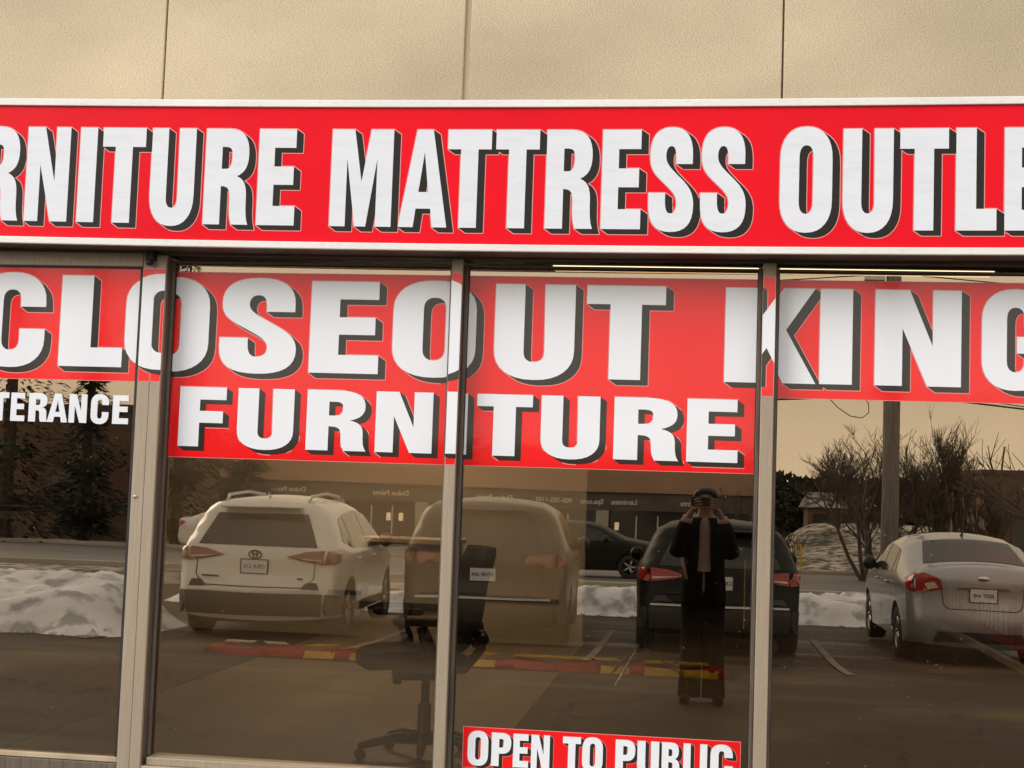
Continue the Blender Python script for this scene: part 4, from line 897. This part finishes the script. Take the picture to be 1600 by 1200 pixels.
# ------------------------------------------------------------------ snow banks
def mound(name, x0, x1, y0, y1, h, seed, label=None):
    st = .06 if x1 - x0 < 12.5 else .12; nx, ny = int((x1 - x0) / st), int(abs(y1 - y0) / .06); mb = MB(); vs = []
    for j in range(ny + 1):
        v = j / ny; y = y0 + (y1 - y0) * v
        for i in range(nx + 1):
            u = i / nx; x = x0 + (x1 - x0) * u
            n1 = noise.noise(Vector((x * .55, y * .8, seed))); n2 = noise.noise(Vector((x * 2.1, y * 2.6, seed + 5))); n3 = noise.noise(Vector((x * 7, y * 7, seed + 9)))
            e = sm(min(v, 1 - v) * 3.6 + n2 * .12) ** .7 * sm(min(u, 1 - u) * (x1 - x0) / .9)
            vs.append((x, y + n2 * .07, gz(y) - .04 + e * (h * (1 + .35 * n1) + .11 * abs(n2) + .06 * abs(n3) - .05)))
    mb.add(vs, [(j * (nx + 1) + i, j * (nx + 1) + i + 1, (j + 1) * (nx + 1) + i + 1, (j + 1) * (nx + 1) + i) for j in range(ny) for i in range(nx)])
    rg = random.Random(seed)
    for _ in range(int((x1 - x0) * 16)):
        x = rg.uniform(x0 + .3, x1 - .3); y = y0 + (y1 - y0) * rg.choice((rg.uniform(.0, .14), rg.uniform(.1, .5))); s_ = rg.uniform(.02, .09)
        v_ = abs(y - y0) / abs(y1 - y0); z = gz(y) + (0 if v_ < .12 else h * .55 * sm(v_ * 2.4)) + s_ * .2
        mb.add([(x + s_ * rg.uniform(.5, 1.2) * a, y + s_ * rg.uniform(.5, 1.2) * b, z + s_ * rg.uniform(.4, 1) * c) for a, b, c in ((1, 0, 0), (-1, 0, 0), (0, 1, 0), (0, -1, 0), (0, 0, 1), (0, 0, -1))], [(0, 2, 4), (2, 1, 4), (1, 3, 4), (3, 0, 4), (2, 0, 5), (1, 2, 5), (3, 1, 5), (0, 3, 5)])
    return tag(mb.build(name, M['snow'], smooth=True), kind='structure')
mound('snow_bank', -17, -6.3, -9.9, -12.8, .56, 3)
mound('snow_bank', -8.6, -2.9, -16.2, -18.0, .34, 11)
mound('snow_bank', -3.3, 8.5, -17.4, -19.3, .42, 23)
mound('snow_bank', 9.5, 30, -17.3, -20.0, .6, 31)
mound('snow_bank', -40, -16.5, -12.8, -16.5, .7, 37)

# snowy slope with the small house on it, beyond the road
nx, ny = 40, 30; mb = MB(); vs = []
for j in range(ny + 1):
    for i in range(nx + 1):
        x = 1.5 + 12 * i / nx; y = -47 - 23 * j / ny; e = sm(min(i / nx, 1 - i / nx) * 3) * sm(j / ny * 1.6) * (1 - .9 * sm((j / ny - .7) * 3.3))
        vs.append((x, y, gz(y) - .05 + e * (2.0 + .5 * noise.noise(Vector((x * .3, y * .2, 1)))) + .08 * noise.noise(Vector((x, y * .7, 4)))))
mb.add(vs, [(j * (nx + 1) + i, j * (nx + 1) + i + 1, (j + 1) * (nx + 1) + i + 1, (j + 1) * (nx + 1) + i) for j in range(ny) for i in range(nx)])
tag(mb.build('snowy_slope', M['oldsnow'], smooth=True), kind='structure')

# ------------------------------------------------------------------ far buildings
PZ = tag(empty('retail_plaza', (0, -75, -1.62)), 'long low retail plaza with brown fascia and dark sign band across the road', 'building')
def pbox(nm, x0, x1, y0, y1, z0, z1, m_): mb = MB(); mb.box(x0, x1, y0, y1, z0 + 1.62, z1 + 1.62); return mb.build(nm, m_, PZ)
pbox('fascia', -31, 3.4, -.3, .9, 1.80, 4.1, M['fascia']); pbox('roof_cap', -31.1, 3.5, -.4, 1.0, 4.101, 4.25, M['dkbronze'])
pbox('sign_band', -30.9, 3.3, -.25, .7, .78, 1.795, M['signband']); pbox('rear_wall', -31, 3.4, -9, -.31, -.1, 4.0, M['fascia'])
pbox('wall', -30.9, 3.3, -.29, -.05, -1.7, .775, M['darkwin'])
for x in (-30.6, -25.6, -20.4, -15.6, -10.6, -5.4, -.4, 3.0): pbox('column', x - .35, x + .35, .1, .8, -1.7, .778, M['palewall'])
for i, x in enumerate((-28.2, -23, -18, -13.1, -8, -2.9, 1.2)):
    w = pbox('shop_window', x - 1.7, x + 1.7, -.045, .03, -1.1, .5, M['darkwin'])
    for k in (-.6, .6): mb = MB(); mb.box(x + k - .04, x + k + .04, .035, .07, -1.1 + 1.62, .5 + 1.62); mb.build('window_bar', M['letterpale'], w)
for x in (-17.6, -16.9, -24.4, -10.1, -4.6): pbox('lit_window', x - .12, x + .12, .04, .08, -.35, .1, M['shoplamp'])
def ptext(t, pa, pb, z, size, y=-75 + .74):
    x = ((pa + pb) / 2 - 1095) / 2241.6 * 80; return text_mesh(t, size, 'sign_text', M['letterpale'], PZ, (x, .74, z + 1.62))
for t, a, b, z, s_ in (('Dulux Paints', 410, 472, 1.25, .40), ('Dulux Paints', 577, 639, 1.25, .40), ('Dulux Paints', 740, 808, 1.25, .40), ('905-202-1100', 836, 898, 1.25, .36), ('Spa.com', 905, 948, 1.25, .38), ('Laminate', 954, 1000, 1.25, .40), ('Dulux Paints', 1060, 1126, 1.25, .40)): ptext(t, a, b, z, s_)
BB = tag(empty('brick_building', (0, -52, -1.2)), 'dark brick building behind the spruces on the far left', 'building')
mb = MB(); mb.box(-52, -22.5, -8, 0, 0, 5.6); mb.build('wall', M['brick'], BB)
mb = MB(); mb.box(-52.1, -22.4, -8.1, .1, 5.601, 5.8); mb.build('roof', M['dkbronze'], BB)
for x in (-48, -43, -38, -33, -27): mb = MB(); mb.box(x, x + 2, .01, .06, 1.2, 2.9); mb.build('window', M['darkwin'], BB)
B2 = tag(empty('brown_building', (0, -46, -1.0)), 'brown flat roofed building behind the bare trees on the right', 'building')
mb = MB(); mb.box(9.7, 24, -8, 0, 0, 3.75); mb.build('wall', M['brick'], B2)
mb = MB(); mb.box(9.6, 24.1, -8.1, .1, 3.751, 3.9); mb.build('roof', M['dkbronze'], B2)
for x in (10.6, 13.2, 16): mb = MB(); mb.box(x, x + 1.3, .01, .06, .6, 2.6); mb.build('window', M['darkwin'], B2)
HS = tag(empty('small_house', (6.3, -63, .0)), 'small low house with a pale roof on the snowy slope beyond the road', 'house')
mb = MB(); mb.box(-1.35, 1.35, -3, 0, 0, 1.35); mb.build('wall', M['brick'], HS)
mb = MB(); mb.add([(-1.6, .25, 1.3), (1.6, .25, 1.3), (1.3, -1.5, 2.05), (-1.3, -1.5, 2.05), (-1.6, -3.2, 1.3), (1.6, -3.2, 1.3)], [(0, 1, 2, 3), (3, 2, 5, 4), (0, 3, 4), (1, 5, 2), (0, 4, 5, 1)]); mb.build('roof', M['oldsnow'], HS)
for a, b in ((-1.1, -.3), (.0, 1.15)): mb = MB(); mb.box(a, b, .01, .05, .35, 1.0); mb.build('window', M['darkwin'], HS)

# ------------------------------------------------------------------ trees
def bare_tree(x, y, h, spread, stems, seed, label, lean=0.0, twig=4, r0=.07, name='bare_tree', zoff=0):
    rg = random.Random(seed); tk = MB(); cr = MB()
    def grow(mb, p, d_, ln, r, depth):
        pts = [p]; q = p; dd = d_
        for _ in range(3):
            dd = (dd + Vector((rg.uniform(-1, 1), rg.uniform(-1, 1), rg.uniform(-.4, .7))) * .14).normalized(); q = q + dd * ln / 3; pts.append(q)
        mb.tube(pts, [r, r * .86, r * .74, r * .6], 4 if depth > 0 else 6, cap=False)
        if depth >= twig: return
        for k in range(rg.choice((2, 3, 3)) + (1 if depth in (1, 3) else 0)):
            a = rg.uniform(0, 6.28); t = rg.uniform(.35, 1); b = pts[min(3, int(t * 3) + 0)] if t < .99 else pts[3]
            nd = (dd + Vector((math.cos(a) * spread, math.sin(a) * spread * .8, rg.uniform(-.1, .5)))).normalized(); grow(cr, b, nd, ln * rg.uniform(.55, .78), max(.006, r * .56), depth + 1)
    base = Vector((x, y, gz(y) - .05 + zoff))
    for s_ in range(stems):
        a = 6.28 * s_ / stems + rg.uniform(0, 1); d_ = Vector((math.cos(a) * spread * .7 * (stems > 1) + lean, math.sin(a) * spread * .6 * (stems > 1), 1)).normalized()
        grow(tk, base + Vector((math.cos(a), math.sin(a), 0)) * .08 * (stems > 1), d_, h * .34, r0, 0)
    o = tag(empty(name, (0, 0, 0)), label, 'tree' if name == 'bare_tree' else 'bush', 'bare trees and bushes beyond the road' )
    tk.build('trunk', M['bark'], o, normals=False); cr.build('crown', M['bark'], o, normals=False)
bare_tree(4.9, -38.5, 7.4, .75, 4, 5, 'wide bare tree just left of the utility pole, leaning left', -.10, twig=5)
bare_tree(7.3, -39.5, 7.6, .36, 8, 8, 'dense upright many stemmed bare tree right of the utility pole', 0, twig=5, r0=.055)
bare_tree(6.0, -43.5, 8.4, .85, 4, 33, 'broad fine twigged bare tree spreading behind the utility pole', 0, twig=5, r0=.065)
bare_tree(9.2, -42, 5.8, .5, 5, 9, 'lower bare tree in front of the brown building', 0)
bare_tree(9.9, -31, 8.8, .8, 2, 12, 'big bare tree with hanging branches at the far right', -.15, r0=.10)
bare_tree(2.3, -45.6, 3.0, .55, 7, 15, 'bare bush by the road right of the person', 0, twig=3, r0=.03, name='bare_bush')
bare_tree(3.1, -47.5, 2.4, .6, 6, 16, 'low bare bush on the snowy slope', 0, twig=3, r0=.03, name='bare_bush', zoff=.2)
bare_tree(1.0, -56, 5.4, .55, 2, 21, 'bare tree in front of the plaza behind the person', 0, r0=.06)
bare_tree(6.4, -52, 3.0, .6, 6, 23, 'bare bush beside the small house', 0, twig=3, r0=.03, name='bare_bush', zoff=1.2)
wd = MB(); rg = random.Random(77)
for i in range(9000):
    x = rg.uniform(-2, 26); top = 3.0 + .5 * noise.noise(Vector((x * .5, 3, 1))) + .35 * noise.noise(Vector((x * 1.9, 7, 1))); y = -79 - rg.uniform(0, 4); z = gz(y) + (top - gz(y)) * rg.random() ** .8
    a = rg.uniform(0, 6.28); s_ = rg.uniform(.14, .34); u = Vector((math.cos(a), .3, math.sin(a))) * s_; v = Vector((-math.sin(a), .2, math.cos(a))) * s_ * .5; p_ = Vector((x, y, z)); wd.add([p_ - u, p_ + v, p_ + u, p_ - v], [(0, 1, 2, 3)])
tag(wd.build('woods', M['evergreen'], normals=False), 'far dark belt of woods behind the small house', 'woods', kind='stuff')
def spruce(x, y, h, w, seed, label, grp='dark evergreens beyond the road', fall=.85):
    rg = random.Random(seed); o = tag(empty('spruce_tree', (x, y, gz(y) - .05)), label, 'tree', grp)
    mb = MB(); mb.tube([(0, 0, 0), (0, 0, h * .5), (.05, 0, h * .97)], [h * .022, h * .014, .01], 7); mb.build('trunk', M['bark'], o)
    mb = MB()
    for i in range(3800):
        t = rg.random() ** 1.3; z = h * (.06 + .92 * t); rr = w * (1 - t) ** fall * (.75 + .35 * math.sin(t * 40 + seed)) + .05; a = rg.uniform(0, 6.283); q = rr * rg.uniform(.35, 1.05)
        c, s_ = math.cos(a), math.sin(a); ln = .13 + .22 * (1 - t) * rg.uniform(.6, 1.2); wd = ln * .30
        p = Vector((c * q, s_ * q, z - q * .22)); tip = p + Vector((c * ln, s_ * ln, -ln * .35 + rg.uniform(-.1, .12))); sd_ = Vector((-s_, c, rg.uniform(-.4, .4))) * wd
        mb.add([p - sd_, p + sd_, tip + sd_ * .25, tip - sd_ * .25], [(0, 1, 2, 3)])
    mb.build('crown', M['evergreen'], o, normals=False)
for i, (x, y, h, w, l) in enumerate(((-26.0, -46, 13, 3.4, 'tallest dark spruce at the left edge'), (-23.3, -47, 11.5, 1.9, 'dark spruce left of the gap of sky above the door word'), (-19.3, -46, 12, 2.3, 'dark spruce right of the gap of sky above the door word'), (-17.4, -48, 6.2, 1.7, 'shorter dark spruce behind the left mullion'))):
    spruce(x, y, h, w, i + 2, l)
for i, (x, y, h, w) in enumerate(((3.7, -72, 4.9, 1.5), (5.2, -74, 4.7, 1.7), (6.7, -73, 4.9, 1.7), (8.2, -74, 4.7, 1.7), (9.8, -72, 4.4, 1.7), (11.4, -73, 4.6, 1.7), (10.4, -56, 5.0, 1.0))):
    spruce(x, y, h, w, i + 20, ['first evergreen of the row behind the small house', 'second evergreen of the row behind the small house', 'third evergreen of the row behind the small house', 'fourth evergreen of the row behind the small house', 'fifth evergreen of the row behind the small house', 'last evergreen of the row behind the small house', 'pointed evergreen above the roof of the brown building'][i], fall=.45 if i < 6 else .8)

# ------------------------------------------------------------------ utility pole, wires, marker posts
up = tag(empty('utility_pole', (3.56, -22.6, gz(-22.6))), 'tall grey wooden utility pole behind the silver sedan', 'utility pole')
mb = MB(); mb.tube([(0, 0, -.05), (.0, 0, 4), (.01, 0, 10)], [.175, .155, .12], 16); mb.build('pole', M['wood_pole'], up, smooth=True)
mb = MB(); mb.box(-.9, .9, -.20, -.13, 6.55, 6.66); mb.build('crossarm', M['wood_pole'], up)
for x in (-.8, -.35, .6): mb = MB(); mb.lathe([(.001, 6.66), (.03, 6.66), (.05, 6.72), (.03, 6.76), (.04, 6.8), (.001, 6.83)], (x, -.165, 0), 'z', 10); mb.build('insulator', M['blackplastic'], up)
mb = MB(); mb.box(-.55, -.17, -.1, .1, 6.28, 6.48); mb.build('cable_bracket', M['steel'], up)
def cable(pts, r, label, x=0):
    mb = MB(); mb.tube(pts, r, 5, cap=False); return tag(mb.build('overhead_cable', M['wire'], normals=False), label, 'cable', 'cables hung from the utility pole')
def sag(xa, xb, y, za, zb_, s_, n=24): return [(xa + (xb - xa) * i / n, y, za + (zb_ - za) * i / n - s_ * 4 * (i / n) * (1 - i / n)) for i in range(n + 1)]
g0 = gz(-22.6)
cable(sag(-38, 3.5, -22.42, 3.5, 3.62, .75), .018, 'thick low overhead cable running left from the utility pole'); cable(sag(3.6, 40, -22.42, 3.62, 3.2, .75), .018, 'thick low overhead cable running right from the utility pole')
cable(sag(-38, 3.5, -22.42, 3.75, 3.72, 1.1), .010, 'thin low overhead cable running left from the utility pole'); cable(sag(3.6, 40, -22.42, 3.72, 3.4, 1.0), .010, 'thin low overhead cable running right from the utility pole')
cable(sag(-38, 3.0, -22.6, 6.9, 5.9, .9), .012, 'upper overhead cable running left from the crossarm'); cable(sag(4.1, 40, -22.6, 5.92, 6.6, .9), .012, 'upper overhead cable running right from the crossarm')
cable([(2.35, -22.45, 3.55), (2.55, -22.45, 3.35), (2.78, -22.45, 3.2), (3.0, -22.45, 3.17), (3.12, -22.45, 3.27), (3.12, -22.45, 3.42), (3.02, -22.45, 3.6)], .009, 'looped slack of cable hanging left of the utility pole')
for i, (x, l) in enumerate(((3.25, 'yellow marker post by the road, the left one'), (3.42, 'yellow marker post by the road, the right one'))):
    o = tag(empty('marker_post', (x, -44.8, gz(-44.8))), l, 'post', 'yellow marker posts by the road')
    mb = MB(); mb.tube([(0, 0, -.05), (0, 0, 1.0)], .035, 8); mb.build('post', M['yellow'], o); mb = MB(); mb.tube([(0, 0, 1.0), (0, 0, 1.04)], .045, 8); mb.build('cap', M['trimblack'], o)

# ------------------------------------------------------------------ the person taking the photograph
def skin_mesh(name, nodes, edges, m_, parent, loc=(0, 0, 0), root=0, sub=2):
    me = bpy.data.meshes.new(name); me.from_pydata([n[:3] for n in nodes], edges, []); o = bpy.data.objects.new(name, me); C.objects.link(o)
    md = o.modifiers.new('skin', 'SKIN'); md.use_smooth_shade = True; me.skin_vertices or None
    lay = me.skin_vertices[0] if len(me.skin_vertices) else None
    if lay is None:
        bm = bmesh.new(); bm.from_mesh(me); bm.verts.layers.skin.verify(); bm.to_mesh(me); bm.free(); lay = me.skin_vertices[0]
    for i, n in enumerate(nodes): r_ = n[3]; lay.data[i].radius = (r_, n[4] if len(n) > 4 else r_)
    lay.data[root].use_root = True
    s2 = o.modifiers.new('sub', 'SUBSURF'); s2.levels = sub; s2.render_levels = sub
    dg = bpy.context.evaluated_depsgraph_get(); me2 = bpy.data.meshes.new_from_object(o.evaluated_get(dg)); bpy.data.objects.remove(o)
    for p in me2.polygons: p.use_smooth = True
    me2.materials.clear(); me2.materials.append(m_)
    ob = bpy.data.objects.new(name, me2); C.objects.link(ob)
    if parent: ob.parent = parent
    return ob
PE = tag(empty('person', (0.035, -5.63, -.02)), 'person in open black coat and wide black trousers holding a phone to their face', 'person')
nodes = [(0, 0, .90, .13, .10), (0, 0, 1.02, .115, .085), (0, 0, 1.20, .13, .095), (0, -.01, 1.34, .09, .07), (0, 0, 1.41, .048), (0, .02, 1.47, .060), (0, .025, 1.54, .078, .09), (0, .02, 1.60, .05)]
edges = [(0, 1), (1, 2), (2, 3), (3, 4), (4, 5), (5, 6), (6, 7)]
for sg in (-1, 1):
    b = len(nodes); nodes += [(sg * .15, -.01, 1.345, .05), (sg * .195, .10, 1.12, .040), (sg * .13, .22, 1.37, .030), (sg * .088, .255, 1.455, .028, .018)]
    edges += [(3, b), (b, b + 1), (b + 1, b + 2), (b + 2, b + 3)]
    b = len(nodes); nodes += [(sg * .09, 0, .84, .085), (sg * .10, .02, .48, .055), (sg * .11, -.02, .09, .038), (sg * .12, .09, .035, .032, .02), (sg * .125, .15, .025, .022)]
    edges += [(0, b), (b, b + 1), (b + 1, b + 2), (b + 2, b + 3), (b + 3, b + 4)]
body = skin_mesh('body', nodes, edges, M['skin'], PE)
mbf = MB()
for sg in (-1, 1):
    for k in range(4):   # fingers curl round the far side of the phone towards the window
        z = 1.525 - k * .021; x = sg * (.088 - .004 * k); l = (.9, 1, .95, .75)[k]
        mbf.tube([(x, .245, z - .03), (x - sg * .006, .285, z - .008), (x - sg * .022, .315, z), (x - sg * .040 * l, .318, z + .003), (x - sg * .056 * l, .312, z + .001)], [.0095, .0092, .0085, .0075, .0055], 8)
    mbf.tube([(sg * .095, .245, 1.445), (sg * .080, .255, 1.455), (sg * .060, .270, 1.462), (sg * .045, .276, 1.470)], [.012, .011, .009, .007], 8)
mbf.build('hand', M['skin'], body, smooth=True)
hd = MB()
for sg in (-1, 1): hd.lathe([(.001, -.008), (.018, -.005), (.020, .004), (.001, .010)], (sg * .077, .02, 1.52), 'x', 10)
hd.tube([(0, .105, 1.545), (0, .125, 1.51), (0, .108, 1.495)], [.008, .014, .008], 8); hd.tube([(-.024, .104, 1.468), (0, .110, 1.468), (.024, .104, 1.468)], [.004, .008, .004], 6)
hd.build('face_feature', M['skin'], body, smooth=True)
hr = MB(); vs = []; n = 24
for j in range(9):
    t = j / 8; ph = t * math.pi * .62
    for k in range(n):
        a = 2 * math.pi * k / n; r_ = .098 * math.sin(ph + .02) ; front = max(0, math.sin(a))
        zz = 1.535 + .088 * math.cos(ph * (1 - .42 * front)); vs.append((r_ * math.cos(a), .012 + r_ * 1.08 * math.sin(a) * (1 - .1 * front), zz))
hr.add(vs, [(j * n + k, j * n + (k + 1) % n, (j + 1) * n + (k + 1) % n, (j + 1) * n + k) for j in range(8) for k in range(n)])
hr.tube([(0, -.05, 1.55), (0, -.085, 1.47), (0, -.09, 1.38), (0, -.085, 1.28)], [.075, .08, .07, .03], 12); hr.build('hair', M['hair'], PE, smooth=True)
bl = MB(); bl.lathe([(.055, 1.395), (.085, 1.365), (.12, 1.30), (.125, 1.15), (.118, 1.02), (.122, .98)], (0, 0, 0), 'z', 20); o = bl.build('blouse', M['blouse'], PE, smooth=True); o.scale = (1, .84, 1)
ct = MB(); vs = []; prof = [(1.385, .085, .075), (1.365, .14, .10), (1.31, .17, .12), (1.15, .16, .125), (1.0, .155, .12), (.88, .168, .13), (.78, .172, .135), (.72, .172, .135)]
nn = 30
for z, rx, ry_ in prof:
    gap = .30 + .10 * (1.38 - z) + .06 * math.sin(z * 9)
    for k in range(nn + 1):
        a = math.pi / 2 + gap + (2 * math.pi - 2 * gap) * k / nn; fold = 1 + .03 * math.sin(k * 1.7 + z * 3)
        vs.append((rx * math.cos(a) * fold, ry_ * math.sin(a) * fold, z))
ct.add(vs, [(j * (nn + 1) + k, j * (nn + 1) + k + 1, (j + 1) * (nn + 1) + k + 1, (j + 1) * (nn + 1) + k) for j in range(len(prof) - 1) for k in range(nn)])
co = ct.build('coat', M['coat'], PE, smooth=True, solid=.012)
for sg in (-1, 1):
    sl = MB(); sl.tube([(sg * .12, -.01, 1.345), (sg * .165, .02, 1.25), (sg * .20, .09, 1.11), (sg * .19, .125, 1.12), (sg * .155, .19, 1.27), (sg * .135, .218, 1.355)], [.068, .066, .062, .064, .054, .044], 14); sl.build('sleeve', M['coat'], co, smooth=True)
    cf = MB(); cf.tube([(sg * .141, .213, 1.345), (sg * .125, .228, 1.385)], [.045, .038], 12); cf.build('cuff', M['blouse'], co, smooth=True)
    tr_ = MB(); tr_.tube([(sg * .055, 0, .98), (sg * .065, 0, .80), (sg * .078, .01, .5), (sg * .086, 0, .25), (sg * .090, .01, .04)], [.092, .104, .086, .082, .086], 16); tr_.build('trouser_leg', M['trousers'], PE, smooth=True)
    sh = MB(); sh.tube([(sg * .12, -.06, .03), (sg * .12, .05, .038), (sg * .125, .14, .03), (sg * .127, .19, .022)], [.035, .04, .038, .02], 10); sh.build('shoe', M['trousers'], PE, smooth=True)
gs = MB(); gs.tube([(0, 0, .95), (0, -.005, .6), (0, -.01, .30)], [.06, .04, .012], 8); gs.build('trouser_fold', M['trousers'], PE, smooth=True)
bg_ = MB(); bg_.tube([(-.15, .02, 1.40), (-.17, .125, 1.28), (-.16, .15, 1.05), (-.13, .16, .92)], .013, 6); bg_.build('bag_strap', M['bag'], PE, smooth=True)
ph = tag(empty('phone', (0, -5.345, 1.487)), 'dark phone held sideways in front of the face by the person', 'phone')
mb = MB(); mb.box(-.076, .076, -.004, .004, -.036, .036); mb.build('case', M['blackplastic'], ph, bevel=.0035)
mb = MB(); mb.lathe([(.0001, .0065), (.007, .0065), (.008, .004)], (-.0, .0, .013), 'y', 16); mb.lathe([(.0001, .0065), (.007, .0065), (.008, .004)], (.022, .0, .013), 'y', 16); mb.build('lens', M['carglass'], ph)
